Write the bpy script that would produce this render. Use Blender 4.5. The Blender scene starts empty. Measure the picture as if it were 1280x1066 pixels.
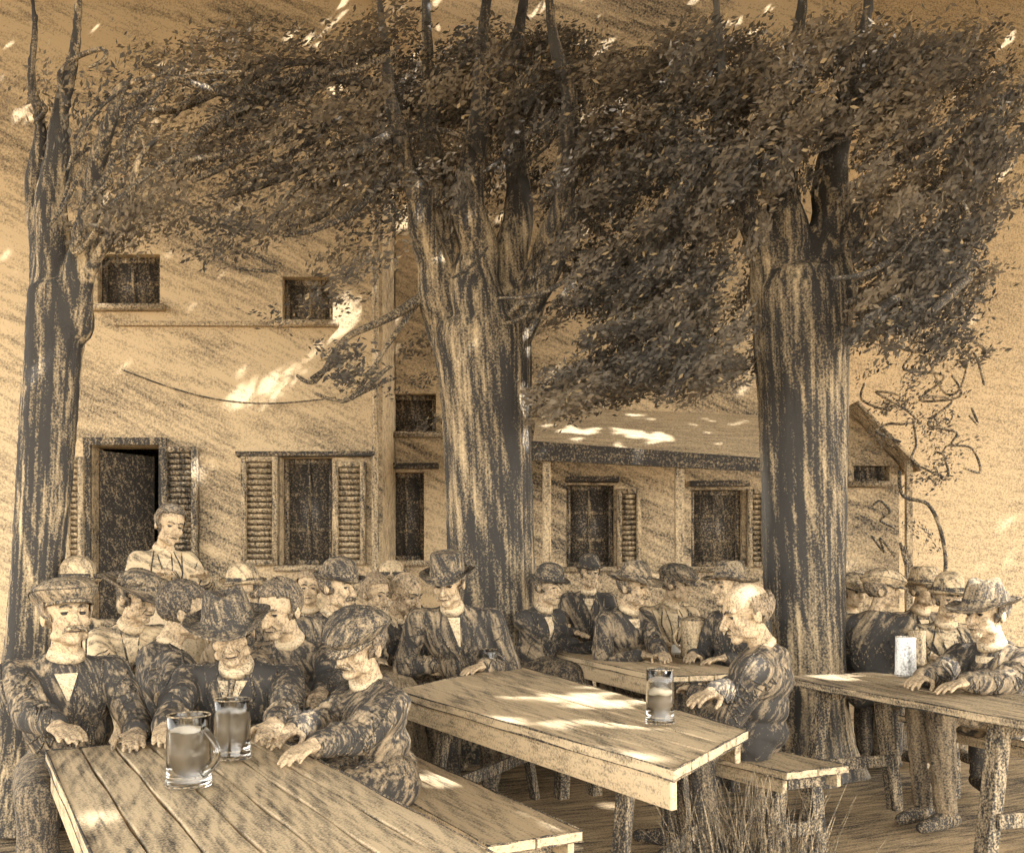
import bpy, bmesh, math, random
import numpy as np
from mathutils import Vector, Matrix, Quaternion
from mathutils.bvhtree import BVHTree
R = math.radians
random.seed(7); rng = np.random.default_rng(7)
SC = bpy.context.scene
COL = SC.collection
F, CX, HY, HC = 1150.0, 640.0, 715.0, 1.25     # focal length and horizon of the view, eye height

def W(px, py, Y):                      # a point seen at px,py standing Y metres away
    return Vector(((px-CX)/F*Y, Y, HC-(py-HY)/F*Y))
def T(px, py, z=0.70):                 # the point at height z seen at px,py
    Y = (HC-z)*F/(py-HY)
    return Vector(((px-CX)/F*Y, Y, z))

# ------------------------------------------------------------------ materials
TAN = (0.60, 0.46, 0.285)
DARK = (0.046, 0.043, 0.040)
_mc = {}
def lin(nt, a, op, b, c=None):
    n = nt.nodes.new('ShaderNodeMath'); n.operation = op
    for i, v in enumerate((a, b, c)):
        if v is None: continue
        if isinstance(v, (int, float)): n.inputs[i].default_value = v
        else: nt.links.new(v, n.inputs[i])
    return n.outputs[0]
def chalk(d, Y=4.0, ang=20.0, base=TAN, ink=DARK, amp=0.55, big=0.35, rough=0.9, axis='Y', stroke=1.0, bump=0.25, tint=None, grit=2.05, run=13.0):
    """grainy sepia surface: base colour with dark pigment rubbed over its tooth; d = how much of it is covered"""
    key = (d, round(Y*2)/2, ang, base, ink, amp, big, rough, axis, stroke, bump, tint, grit, run)
    if key in _mc: return _mc[key]
    Y = round(Y*2)/2
    m = bpy.data.materials.new('surface'); m.use_nodes = True
    nt = m.node_tree; N = nt.nodes; L = nt.links
    bs = N['Principled BSDF']; bs.inputs['Roughness'].default_value = rough
    bs.inputs['Specular IOR Level'].default_value = 0.2
    tc = N.new('ShaderNodeTexCoord')
    def noise(scale, rot, det=3.0, rgh=0.55, off=(0,0,0)):
        mp = N.new('ShaderNodeMapping'); mp.vector_type = 'POINT'
        # rotate first, then scale
        m0 = N.new('ShaderNodeMapping'); m0.inputs['Rotation'].default_value = rot; m0.inputs['Location'].default_value = off
        L.new(tc.outputs['Object'], m0.inputs['Vector'])
        mp.inputs['Scale'].default_value = scale
        L.new(m0.outputs[0], mp.inputs['Vector'])
        n = N.new('ShaderNodeTexNoise'); n.inputs['Scale'].default_value = 1.0
        n.inputs['Detail'].default_value = det; n.inputs['Roughness'].default_value = rgh
        L.new(mp.outputs[0], n.inputs['Vector']); return n.outputs['Fac']
    g = 520.0/Y
    a = R(ang)
    rot = {'Y': (0, a, 0), 'Z': (0, 0, a), 'X': (a, 0, 0)}[axis]
    ac = 330.0/Y/stroke; al = ac/run
    # strokes run along local z after rotation (along y when the surface is level)
    ssc = {'Y': (ac, ac, al), 'Z': (ac, al, ac), 'X': (ac, ac, al)}[axis]
    grain = noise((g, g, g), (0.3, 0.2, 0.1), 1.5, 0.6)
    strk = noise(ssc, rot, 2.0, 0.5)
    a2 = R(ang+14)
    strk2 = noise(tuple(v*0.45 for v in ssc), {'Y': (0, a2, 0), 'Z': (0, 0, a2), 'X': (a2, 0, 0)}[axis], 2.0, 0.5, (3, 5, 7))
    bg = noise((5.0/Y,)*3, (0, 0, 0), 3.0, 0.5, (7, 1, 4))
    s = lin(nt, lin(nt, strk, 'SUBTRACT', 0.5), 'MULTIPLY', amp*2.3)
    s2 = lin(nt, lin(nt, strk2, 'SUBTRACT', 0.5), 'MULTIPLY', amp*2.0)
    b = lin(nt, lin(nt, bg, 'SUBTRACT', 0.5), 'MULTIPLY', big*2.5)
    dens = lin(nt, lin(nt, lin(nt, s, 'ADD', s2), 'ADD', b), 'ADD', d)
    gg = lin(nt, lin(nt, grain, 'SUBTRACT', 0.5), 'MULTIPLY', grit)
    f = lin(nt, lin(nt, lin(nt, dens, 'SUBTRACT', 0.5), 'ADD', gg), 'MULTIPLY_ADD', 0.95, 0.5)
    mr = N.new('ShaderNodeMapRange'); mr.clamp = True; L.new(f, mr.inputs['Value'])
    mx = N.new('ShaderNodeMix'); mx.data_type = 'RGBA'
    L.new(mr.outputs[0], mx.inputs[0])
    mx.inputs[6].default_value = (*base, 1); mx.inputs[7].default_value = (*ink, 1)
    out = mx.outputs[2]
    if tint:                              # large weather stains of another hue
        tn = noise((1.6, 1.6, 0.35), (0, 0, 0), 3, 0.6, (1, 9, 2))
        t = N.new('ShaderNodeMapRange'); L.new(tn, t.inputs['Value']); t.inputs['From Min'].default_value = 0.52; t.inputs['From Max'].default_value = 0.66
        t.inputs['To Max'].default_value = 0.55
        m2 = N.new('ShaderNodeMix'); m2.data_type = 'RGBA'; L.new(t.outputs[0], m2.inputs[0]); L.new(out, m2.inputs[6]); m2.inputs[7].default_value = (*tint, 1)
        out = m2.outputs[2]
    L.new(out, bs.inputs['Base Color'])
    bp = N.new('ShaderNodeBump'); bp.inputs['Strength'].default_value = bump; bp.inputs['Distance'].default_value = 0.004*Y/3
    L.new(lin(nt, strk, 'ADD', grain), bp.inputs['Height']); L.new(bp.outputs[0], bs.inputs['Normal'])
    _mc[key] = m
    return m
def plain(col, rough=0.8, trans=0.0, ior=1.45, metal=0):
    key = ('p', col, rough, trans, ior)
    if key in _mc: return _mc[key]
    m = bpy.data.materials.new('plain'); m.use_nodes = True; b = m.node_tree.nodes['Principled BSDF']
    b.inputs['Base Color'].default_value = (*col, 1); b.inputs['Roughness'].default_value = rough
    b.inputs['Transmission Weight'].default_value = trans; b.inputs['IOR'].default_value = ior
    nt = m.node_tree
    tc = nt.nodes.new('ShaderNodeTexCoord'); n = nt.nodes.new('ShaderNodeTexNoise'); n.inputs['Scale'].default_value = 60
    bp = nt.nodes.new('ShaderNodeBump'); bp.inputs['Strength'].default_value = 0.15; bp.inputs['Distance'].default_value = 0.003
    nt.links.new(tc.outputs['Object'], n.inputs['Vector']); nt.links.new(n.outputs['Fac'], bp.inputs['Height']); nt.links.new(bp.outputs[0], b.inputs['Normal'])
    _mc[key] = m; return m

# ------------------------------------------------------------------ mesh collector
class MB:
    def __init__(s): s.v = []; s.f = []; s.mi = []; s.cur = 0
    def add(s, vs, fs):
        o = len(s.v); s.v += [tuple(v) for v in vs]
        for f in fs: s.f.append(tuple(o+i for i in f)); s.mi.append(s.cur)
    def ell(s, c, r, rot=None, nu=20, nv=12):
        c = Vector(c); vs = []; fs = []
        rot = rot or Matrix.Identity(3)
        vs.append(c+rot@Vector((0, 0, r[2])))
        for j in range(1, nv):
            t = math.pi*j/nv
            for i in range(nu):
                p = 2*math.pi*i/nu
                vs.append(c+rot@Vector((r[0]*math.sin(t)*math.cos(p), r[1]*math.sin(t)*math.sin(p), r[2]*math.cos(t))))
        vs.append(c+rot@Vector((0, 0, -r[2])))
        for i in range(nu): fs.append((0, 1+i, 1+(i+1) % nu))
        for j in range(nv-2):
            for i in range(nu):
                a = 1+j*nu; b = a+nu
                fs.append((a+i, b+i, b+(i+1) % nu, a+(i+1) % nu))
        l = len(vs)-1; a = 1+(nv-2)*nu
        for i in range(nu): fs.append((a+i, l, a+(i+1) % nu))
        s.add(vs, fs)
    def cap(s, a, b, ra, rb, n=12):                     # tapered capsule
        s.tube([a, b], [ra, rb], n, True)
    def tube(s, pts, rad, n=8, round_=False, flat=None):
        pts = [Vector(p) for p in pts]
        if round_:
            d0 = (pts[0]-pts[1]).normalized(); d1 = (pts[-1]-pts[-2]).normalized()
            P = []; Q = []
            for k in (0.98, 0.8, 0.5): P.append(pts[0]+d0*rad[0]*k); Q.append(rad[0]*math.sqrt(1-k*k))
            P += pts; Q += list(rad)
            for k in (0.5, 0.8, 0.98): P.append(pts[-1]+d1*rad[-1]*k); Q.append(rad[-1]*math.sqrt(1-k*k))
            pts, rad = P, Q
        up = None; vs = []; fs = []
        for i, p in enumerate(pts):
            d = (pts[min(i+1, len(pts)-1)]-pts[max(i-1, 0)])
            d = d.normalized() if d.length > 1e-9 else Vector((0, 0, 1))
            if up is None:
                up = d.orthogonal().normalized()
            up = (up-d*up.dot(d)); up = up.normalized() if up.length > 1e-6 else d.orthogonal().normalized()
            sd = d.cross(up)
            for k in range(n):
                t = 2*math.pi*k/n
                vs.append(p+(up*math.cos(t)+sd*math.sin(t))*rad[i])
        m = len(pts)
        for i in range(m-1):
            for k in range(n):
                fs.append((i*n+k, i*n+(k+1) % n, (i+1)*n+(k+1) % n, (i+1)*n+k))
        fs.append(tuple(range(n-1, -1, -1))); fs.append(tuple(range((m-1)*n, m*n)))
        s.add(vs, fs)
    def box(s, x0, x1, y0, y1, z0, z1, M=None, jig=0):
        vs = [Vector((x, y, z)) for z in (z0, z1) for y in (y0, y1) for x in (x0, x1)]
        if jig: vs = [v+Vector([random.uniform(-jig, jig) for _ in range(3)]) for v in vs]
        if M is not None: vs = [M@v for v in vs]
        s.add(vs, [(0, 2, 3, 1), (4, 5, 7, 6), (0, 1, 5, 4), (2, 6, 7, 3), (0, 4, 6, 2), (1, 3, 7, 5)])
    def prism(s, poly, z0, z1):                          # level polygon (counter-clockwise)
        n = len(poly)
        vs = [(p[0], p[1], z0) for p in poly]+[(p[0], p[1], z1) for p in poly]
        fs = [tuple(range(n-1, -1, -1)), tuple(range(n, 2*n))]+[(i, (i+1) % n, n+(i+1) % n, n+i) for i in range(n)]
        s.add(vs, fs)
    def lathe(s, prof, M, sx=1, sy=1, n=28, fn=None):
        vs = []; fs = []
        for r, z in prof:
            for k in range(n):
                t = 2*math.pi*k/n
                v = Vector((r*math.cos(t)*sx, r*math.sin(t)*sy, z))
                if fn: v = fn(v, r, t)
                vs.append(M@v)
        for i in range(len(prof)-1):
            for k in range(n): fs.append((i*n+k, i*n+(k+1) % n, (i+1)*n+(k+1) % n, (i+1)*n+k))
        s.add(vs, fs)
    def mesh(s, name, mats, smooth=True, off=None):
        me = bpy.data.meshes.new(name)
        vs = s.v if off is None else [tuple(Vector(v)-off) for v in s.v]
        me.from_pydata(vs, [], s.f)
        for m in (mats if isinstance(mats, (list, tuple)) else [mats]): me.materials.append(m)
        if any(s.mi): me.polygons.foreach_set('material_index', s.mi)
        if smooth: me.polygons.foreach_set('use_smooth', [True]*len(me.polygons))
        me.update(); return me
    def build(s, name, mats, parent=None, smooth=True, bevel=0):
        off = parent_loc(parent) if parent else None
        o = bpy.data.objects.new(name, s.mesh(name, mats, smooth, off)); COL.objects.link(o)
        if parent: o.parent = parent
        if bevel:
            b = o.modifiers.new('bevel', 'BEVEL'); b.width = bevel; b.segments = 2; b.limit_method = 'ANGLE'
        return o
def parent_loc(p):
    l = Vector((0, 0, 0))
    while p: l = l+p.location; p = p.parent
    return l
def thing(name, label, cat, loc, group=None):
    o = bpy.data.objects.new(name, None); COL.objects.link(o); o.location = loc
    o.empty_display_size = 0.2
    o['label'] = label; o['category'] = cat
    if group: o['group'] = group
    return o
def remesh(mb, name, mats, parent, voxel, sm=3, disp=0.0, dsize=0.07):
    """fuse the collected forms into one continuous skin"""
    me = mb.mesh(name, mats, True, parent_loc(parent) if parent else None)
    o = bpy.data.objects.new('tmp', me); COL.objects.link(o)
    r = o.modifiers.new('r', 'REMESH'); r.mode = 'VOXEL'; r.voxel_size = voxel; r.use_smooth_shade = True
    if sm:
        s = o.modifiers.new('s', 'SMOOTH'); s.factor = 0.5; s.iterations = sm
    if disp:
        tx = bpy.data.textures.get('folds%g' % dsize) or bpy.data.textures.new('folds%g' % dsize, 'CLOUDS'); tx.noise_scale = dsize; tx.noise_depth = 2
        d = o.modifiers.new('d', 'DISPLACE'); d.texture = tx; d.strength = disp; d.mid_level = 0.5; d.texture_coords = 'GLOBAL'
        if parent: o.location = parent.location
    dg = bpy.context.evaluated_depsgraph_get(); dg.update()
    ev = o.evaluated_get(dg); nm = bpy.data.meshes.new_from_object(ev)
    nm.name = name
    nm.polygons.foreach_set('use_smooth', [True]*len(nm.polygons))
    if not nm.materials:
        for m in (mats if isinstance(mats, (list, tuple)) else [mats]): nm.materials.append(m)
    bpy.data.objects.remove(o); bpy.data.meshes.remove(me)
    o = bpy.data.objects.new(name, nm); COL.objects.link(o)
    if parent: o.parent = parent
    return o
# ------------------------------------------------------------------ people
SKIN = (0.56, 0.42, 0.265)
def hand(mb, w, d, n, side, s=1.0, curl=0.5, fr=0.0085):
    """w wrist, d where the hand points, n the palm's facing, side +1/-1: where the thumb lies"""
    d = d.normalized(); n = (n-d*n.dot(d)).normalized(); a = d.cross(n).normalized()*side
    M = Matrix((a, d, n)).transposed()
    mb.ell(w+d*0.045*s, (0.040*s, 0.052*s, 0.016*s), M, 14, 8)
    mb.cap(w-d*0.03*s, w+d*0.02*s, 0.026*s, 0.027*s, 10)
    for i, (o, ln) in enumerate(((0.030, 0.9), (0.010, 1.03), (-0.010, 0.97), (-0.029, 0.76))):
        p = w+d*(0.085-0.006*abs(i-1))*s+a*o*s
        c = 0.0; pts = [p-d*0.02*s, p]; q = p
        sp = a*(o*1.6)
        for k, sl in enumerate((0.040, 0.027, 0.021)):
            c += curl*(0.55 if k == 0 else 0.85)*(1+0.12*math.sin(i*2.1+k))
            v = (d*math.cos(c)+n*math.sin(c)+sp*0.5).normalized()
            q = q+v*sl*ln*s; pts.append(q)
        mb.tube(pts, [fr*1.1*s, fr*1.1*s, fr*s, fr*0.93*s, fr*0.8*s], 8, True)
    b = w+d*0.02*s+a*0.03*s
    t1 = b+(d*0.55+a*0.75+n*0.25).normalized()*0.038*s
    t2 = t1+(d*0.85+a*0.25+n*0.45).normalized()*0.032*s
    t3 = t2+(d*0.9-a*0.05+n*0.5).normalized()*0.024*s
    mb.tube([b-a*0.01*s, t1, t2, t3], [0.014*s, 0.0115*s, 0.0105*s, 0.0085*s], 8, True)
def ik(S, Wp, l1, l2, hint):
    v = Wp-S; d = v.length
    if d > (l1+l2)*0.985: v = v*((l1+l2)*0.985/d); d = v.length; Wp = S+v
    if d < 0.08: d = 0.08
    a = (l1*l1-l2*l2+d*d)/(2*d); h = math.sqrt(max(l1*l1-a*a, 1e-6))
    u = v.normalized(); hh = hint-u*hint.dot(u); hh = hh.normalized()
    return S+u*a+hh*h, Wp

def hat(kind, root, M, s, Y, tone, ang=35):
    """M: head frame; returns after building hat parts"""
    mat = chalk(tone+.15 if tone > .4 else tone+.12, Y, ang, stroke=1.2, grit=1.7, run=20.0, amp=.8, base=(.42, .32, .2) if tone > .4 else TAN); ink = chalk(1.0, Y, ang)
    mb = MB(); band = MB()
    lop = random.uniform(-0.01, 0.01)
    if kind in ('bowler', 'fedora', 'flat_top', 'sun_hat'):
        if kind == 'bowler':
            pr = [(0.002, .163), (.03, .161), (.058, .150), (.080, .128), (.090, .10), (.093, .07), (.095, .046), (.107, .040), (.119, .043), (.127, .052), (.130, .056), (.128, .048), (.118, .036), (.105, .032), (.090, .036), (.084, .06)]
        elif kind == 'fedora':
            pr = [(0.002, .150), (.02, .152), (.045, .163), (.066, .158), (.080, .13), (.090, .09), (.097, .046), (.120, .038), (.145, .038), (.160, .046), (.162, .040), (.146, .030), (.118, .029), (.094, .034), (.085, .06)]
        elif kind == 'flat_top':
            pr = [(0.002, .165), (.05, .166), (.078, .163), (.088, .152), (.089, .11), (.091, .07), (.094, .044), (.112, .038), (.135, .040), (.150, .050), (.152, .045), (.138, .032), (.110, .029), (.090, .034), (.084, .06)]
        else:
            pr = [(0.002, .135), (.04, .133), (.072, .12), (.086, .095), (.093, .06), (.098, .045), (.125, .042), (.160, .046), (.182, .050), (.184, .045), (.160, .036), (.12, .032), (.095, .034), (.085, .055)]
        def fn(v, r, t):
            ca = -math.sin(t)                      # 1 at the front
            if r > 0.103:
                v.z += -0.020*ca*(r-0.1)/0.05 + 0.018*abs(math.cos(t))**2*(r-0.1)/0.05
                v.z += 0.006*math.sin(3*t+lop*300)
            elif kind == 'fedora' and v.z > 0.1:
                v.z += 0.012*math.sin(2*t+1.2)*(v.z-0.1)/0.06
                v.x *= 1-0.20*max(0, ca)*(v.z-0.09)/0.07
                if r < 0.05: v.z -= 0.014
            v.x += 0.003*math.sin(5*t+lop*90); v.y += 0.003*math.cos(4*t)
            return v
        pr = [(a*s, b*s) for a, b in pr]
        def fn2(v, r, t):
            w = fn(Vector(v)/s, r/s, t); return w*s
        mb.lathe(pr, M, 0.93, 1.12, 36, fn2)
        o = mb.build('hat', mat, root)
        so = o.modifiers.new('s', 'SUBSURF'); so.levels = 1; so.render_levels = 1
        bp = [(.0965, .049), (.0975, .055), (.0955, .072), (.0935, .073)]
        if kind == 'sun_hat': bp = [(.0975, .047), (.098, .05), (.0945, .066), (.091, .067)]
        band.lathe([(a*s, b*s) for a, b in bp], M, 0.93, 1.12, 36)
        band.build('hat_band', ink, o)
        # edge of the brim, bound with dark ribbon
        e = MB(); br = max(pr, key=lambda q: q[0])
        ring = []
        for k in range(49):
            t = 2*math.pi*k/48
            v = Vector((br[0]*math.cos(t)*0.93, br[0]*math.sin(t)*1.12, br[1])); ring.append(M@fn2(v, br[0], t))
        e.tube(ring, [0.0028*s]*49, 6); e.build('brim_edge', ink, o)
        if kind == 'sun_hat':
            fl = MB()
            for k in range(9):
                t = random.uniform(0, 6.28); q = M@Vector((.085*math.cos(t)*s, .1*math.sin(t)*s, (.06+random.uniform(0, .03))*s))
                fl.ell(q, (.02*s, .02*s, .016*s), None, 8, 6)
            fl.build('hat_flowers', chalk(0.7, Y, ang+40), o)
    elif kind == 'flat_cap':
        def fc(v, r, t):
            ca = -math.sin(t)
            v.z += 0.010*math.sin(2*t+2)*r/0.1-0.10*max(ca, 0)*r*1.6; v.y += 0.012-0.03*max(ca, 0)
            return v
        pr = [(0.002, .142), (.04, .139), (.08, .126), (.108, .100), (.116, .080), (.110, .066), (.094, .050), (.088, .034), (.080, .040)]
        mb.lathe([(a*s, b*s) for a, b in pr], M, 1.0, 1.12, 32, lambda v, r, t: fc(Vector(v)/s, r/s, t)*s)
        o = mb.build('cap', mat, root); so = o.modifiers.new('s', 'SUBSURF'); so.levels = 1; so.render_levels = 1
        vz = MB(); n = 14; vs = []; fs = []
        for k in range(n+1):
            t = math.pi*k/n
            x, y = math.cos(t), -math.sin(t)
            vs += [M@Vector((x*.082*s, (y*.094-.004)*s, .040*s)), M@Vector((x*.080*s, (y*.150-.004)*s, (.036-.030*abs(y))*s)),
                   M@Vector((x*.078*s, (y*.146-.004)*s, (.028-.030*abs(y))*s)), M@Vector((x*.080*s, (y*.092-.004)*s, .030*s))]
        for k in range(n):
            for j in range(4): fs.append((k*4+j, k*4+(j+1) % 4, (k+1)*4+(j+1) % 4, (k+1)*4+j))
        vz.add(vs, fs); vz.build('visor', chalk(0.95, Y, ang), o)
        sm = MB()
        ring = []
        for k in range(33):
            t = 2*math.pi*k/32; ring.append(M@(fc(Vector((.116*math.cos(t), .13*math.sin(t), .081)), .116, t)*s))
        sm.tube(ring, [.0025*s]*33, 5)
        for k in range(6):
            t = k*math.pi/3+.3
            sm.tube([M@(fc(Vector((r_*math.cos(t), 1.12*r_*math.sin(t), z_+.002)), r_, t)*s) for r_, z_ in ((.002, .142), (.04, .139), (.08, .126), (.108, .100))], [.002*s]*4, 5)
        sm.build('seams', ink, o)

def hair(root, M, s, Y, tone, kind='short', ang=30):
    mb = MB(); nu, nv = 40, 26; c = Vector((0, .016, .036)); r = (.084, .101, .092)
    vs = []; keep = []
    for j in range(nv+1):
        t = math.pi*j/nv
        for i in range(nu):
            p = 2*math.pi*i/nu
            d = Vector((math.sin(t)*math.cos(p), math.sin(t)*math.sin(p), math.cos(t)))
            k = 1+0.045*math.sin(p*9+t*5)+random.uniform(-.02, .03)
            v = c+Vector((d.x*r[0], d.y*r[1], d.z*r[2]))*k
            low = {'short': -.045, 'long': -.10, 'bun': -.05, 'bald': -.05}[kind]
            if kind == 'bald': ok = v.z < .055 and v.y > -.012 and v.z > low and not (v.y < 0.03 and v.z < -.02)
            else: ok = (v.z > low and v.y > -.025+(.0 if v.z < .05 else -(v.z-.05)*1.9)) and not (abs(v.x) > .06 and v.y < .02 and v.z < -.03)
            vs.append(v); keep.append(ok)
    fs = []
    for j in range(nv):
        for i in range(nu):
            q = (j*nu+i, j*nu+(i+1) % nu, (j+1)*nu+(i+1) % nu, (j+1)*nu+i)
            if all(keep[a] for a in q): fs.append(q)
    mb.add([M@(v*s) for v in vs], fs)
    if kind in ('bun', 'long'): mb.ell(M@(Vector((0, .10, .05))*s), (.045*s, .04*s, .045*s))
    # locks combed over the skull
    for k in range(46):
        p = random.uniform(0, 2*math.pi); pts = []
        for q in range(5):
            t = 0.15+(q/4)*(1.35)
            if kind == 'bald': t += .75
            d = Vector((math.sin(t)*math.cos(p+q*.08), math.sin(t)*math.sin(p+q*.08), math.cos(t)))
            v = c+Vector((d.x*r[0], d.y*r[1], d.z*r[2]))*1.035
            if kind == 'bald' and (v.y < 0 or v.z > .075): continue
            if v.y < -.03-(v.z-.05)*1.2 and kind != 'bald': break
            pts.append(M@(v*s))
        if len(pts) > 1: mb.tube(pts, [.0035*s]*len(pts), 4)
    o = mb.build('hair', chalk(tone+.1, Y, ang, stroke=.6, amp=.6, base=(.40, .30, .19)), root)
    so = o.modifiers.new('t', 'SOLIDIFY'); so.thickness = .006*s; so.offset = -1
    return o

def person(label, H, yaw, hyaw=None, pitch=0, roll=0, s=1.0, pelvis=None, lean=0.12, hat_kind=None, hat_tone=.75, hat_tilt=0, hair_kind='short',
           hair_tone=.7, coat=.6, skin=.12, hands=None, tache=False, beard=False, female=False, standing=False, group='people seated in the garden',
           near=False, ang=25, legs=True, collar=True, shirt=True, trous=.75, knees=None, sw=1.0, apron=False, tie=False, elbow_out=(0.5, 0.5), foldn=0):
    """H: head centre; yaw: facing (0 = towards the viewer, 90 = to the right of the picture)"""
    Y = H.y
    vox = 0.0052 if near else 0.0085
    hy = R(hyaw if hyaw is not None else yaw); yw = R(yaw)
    f = Vector((math.sin(yw), -math.cos(yw), 0)); r = Vector((math.cos(yw), math.sin(yw), 0)); up = Vector((0, 0, 1))
    if female: sw *= .86
    seat = 0.88 if standing else 0.53
    if pelvis is None: pelvis = Vector((H.x, H.y, 0))-f*lean
    P = Vector((pelvis.x, pelvis.y, seat))
    root = thing('person', label, 'person', (P.x, P.y, 0), group)
    HM = Matrix.Translation(H)@Matrix.Rotation(hy, 4, 'Z')@Matrix.Rotation(R(pitch), 4, 'X')@Matrix.Rotation(R(roll), 4, 'Y')
    hl = lambda x, y, z: HM@Vector((x*s, y*s, z*s))
    R3 = HM.to_3x3()
    Nk = hl(0, .045, -.15); Nb = Nk+Vector((0, 0, -.012*s))-f*0.012
    tv = Nb-P; L = tv.length; u = tv.normalized()
    k = L/0.50
    TM = Matrix((r, u.cross(r), u)).transposed()
    Sh = [Nb-u*0.065*s+r*(0.162*s*sw)*sd for sd in (-1, 1)]
    pants_p = P
    # ---- body: one skin
    b = MB()
    b.ell(hl(0, .012, .035), (.076*s, .094*s, .084*s), R3, 24, 16)
    b.ell(hl(0, -.022, -.040), (.057*s, .062*s, .074*s), R3, 20, 14)
    b.ell(hl(0, -.064, -.096), (.026*s, .02*s, .018*s), R3)
    for q in (-1, 1):
        b.ell(hl(.037*q, -.056, -.028), (.024*s, .022*s, .022*s), R3)
        b.ell(hl(.079*q, .014, -.012), (.009*s, .019*s, .031*s), R3, 14, 10)
        b.ell(hl(.047*q, -.018, -.078), (.018*s, .03*s, .018*s), R3)
        b.cap(hl(.010*q, -.080, .022), hl(.044*q, -.066, .024), .0095*s, .008*s)
        b.ell(hl(.012*q, -.098, -.040), (.009*s, .010*s, .008*s), R3, 10, 8)
        b.ell(hl(.031*q, -.066, -.001), (.0125*s, .0085*s, .008*s), R3, 12, 8)
    b.cap(hl(0, -.080, .012), hl(0, -.108, -.036), .008*s, .0135*s)
    b.ell(hl(0, -.082, -.061), (.023*s, .011*s, .006*s), R3); b.ell(hl(0, -.080, -.073), (.019*s, .011*s, .007*s), R3)
    b.cap(hl(0, .015, -.06), Nb+u*-0.02, .047*s, .056*s)
    b.cap(Nb-u*.10, P+u*.08, .06*s, .07*s)
    b.cap(Sh[0], Sh[1], .038*s, .038*s)
    c = MB()                                   # coat
    c.ell(P+u*0.04*k, (.165*s, .135*s, .12*k), TM); c.ell(P+u*0.19*k+f*.01, (.155*s, .125*s, .16*k), TM)
    c.ell(P+u*0.34*k+f*.01, (.168*s*sw, .125*s, .16*k), TM)
    c.ell(Nb-u*.035, (.098*s, .088*s, .055*s), TM); c.ell(Nb-u*.005-f*.012, (.078*s, .074*s, .034*s), TM); c.cap(Sh[0], Sh[1], .068*s, .068*s); c.cap(Sh[0]+r*.05, Nb-u*.01, .058*s, .05*s); c.cap(Sh[1]-r*.05, Nb-u*.01, .058*s, .05*s)
    if female: c.ell(P+u*0.36*k+f*.07*s, (.125*s, .075*s, .085*s), TM)
    if foldn is not None and not standing: c.cap(P-r*.09-u*.02, P-r*.09+f*.14-Vector((0, 0, .01)), .1*s, .085*s); c.cap(P+r*.09-u*.02, P+r*.09+f*.14-Vector((0, 0, .01)), .1*s, .085*s)
    if standing: c.cap(P-up*.0, P-up*.08, .165*s, .17*s)
    wrists = []
    if hands is None: hands = (P+f*.30+r*-.13+up*.22, P+f*.30+r*.13+up*.22)
    for i, (hp, sd) in enumerate(zip(hands, (-1, 1))):
        S = Sh[i]
        eh = (-up*1.0+r*sd*elbow_out[i]-f*0.25)
        E, Wp = ik(S, hp, .285*s, .255*s, eh)
        b.tube([S, E, Wp], [.04*s, .033*s, .026*s], 10, True)
        d = (Wp-E).normalized()
        c.tube([S, S.lerp(E, .5), E], [.068*s, .062*s, .056*s], 14, True); c.tube([E, E.lerp(Wp, .5), Wp-d*.015], [.056*s, .052*s, .044*s], 14, True)
        for q in range(3 if near else 1):       # rolls of cloth at the bend
            e = E+(S-E).normalized()*(.03+q*.035); c.ell(e+(-eh.normalized())*.02, (.058*s, .058*s, .012), (S-E).to_track_quat('Z', 'Y').to_matrix())
            e = E+(Wp-E).normalized()*(.04+q*.045); c.ell(e+(-eh.normalized())*.012, (.054*s, .054*s, .010), (Wp-E).to_track_quat('Z', 'Y').to_matrix())
        pn = Vector((0, 0, -1))
        dd = Vector((d.x, d.y, -.06)) if hp.z < .80 else d
        hand(b, Wp, dd.normalized() if dd.length > .1 else f, pn, -sd, s*.98, 0.26 if hp.z < .8 else .6)
        wrists.append((S, E, Wp))
    # legs
    t = MB(); sh = MB()
    if legs:
        for i, sd in enumerate((-1, 1)):
            hip = P+r*.088*sd*s
            if standing:
                kn = hip-up*.42+f*.02; an = Vector((hip.x, hip.y, .09))
            else:
                kn = (knees[i] if knees else P+f*.43+r*.11*sd+up*-.0); an = Vector((kn.x, kn.y, .09))-f*.04
            b.tube([hip, kn, an], [.06, .04, .032], 10, True)
            t.tube([hip, hip.lerp(kn, .5), kn], [.098, .086, .068], 14, True); t.tube([kn, kn.lerp(an, .45), an+up*.02], [.068, .062, .055], 14, True)
            sh.tube([an-f*.05-up*.045, an-up*.05+f*.08, an-up*.058+f*.17], [.043, .04, .03], 12, True); sh.cap(an+up*.02, an-up*.03, .042, .044)
        if female or apron:
            t = MB()
            if standing: t.tube([P+up*.05, P-up*.2, P-up*.5, Vector((P.x, P.y, .06))], [.15, .19, .24, .29], 24)
            else:
                kc = P+f*.42
                t.tube([P-f*.05, P+f*.15, kc], [.17, .17, .15], 18, True); t.tube([kc+f*.0, kc-up*.2+f*.02, Vector((kc.x, kc.y, .10))], [.15, .17, .21], 18)
                t.ell(P+f*.2-up*.08, (.18, .2, .12))
    body = remesh(b, 'body', chalk(skin+.2, Y, ang+15, base=SKIN, amp=.5, big=.4, bump=.15), root, vox, 2)
    ct = remesh(c, 'blouse' if female else 'coat', chalk(coat+.42 if coat > .35 else coat+.16, Y, ang, base=(.40, .305, .195) if coat > .35 else (.60, .47, .30), amp=1.15, stroke=1.5, big=.9, grit=1.2, run=24.0), root, vox*1.45, 3, 0.020 if near else 0.016, .085)
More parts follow.
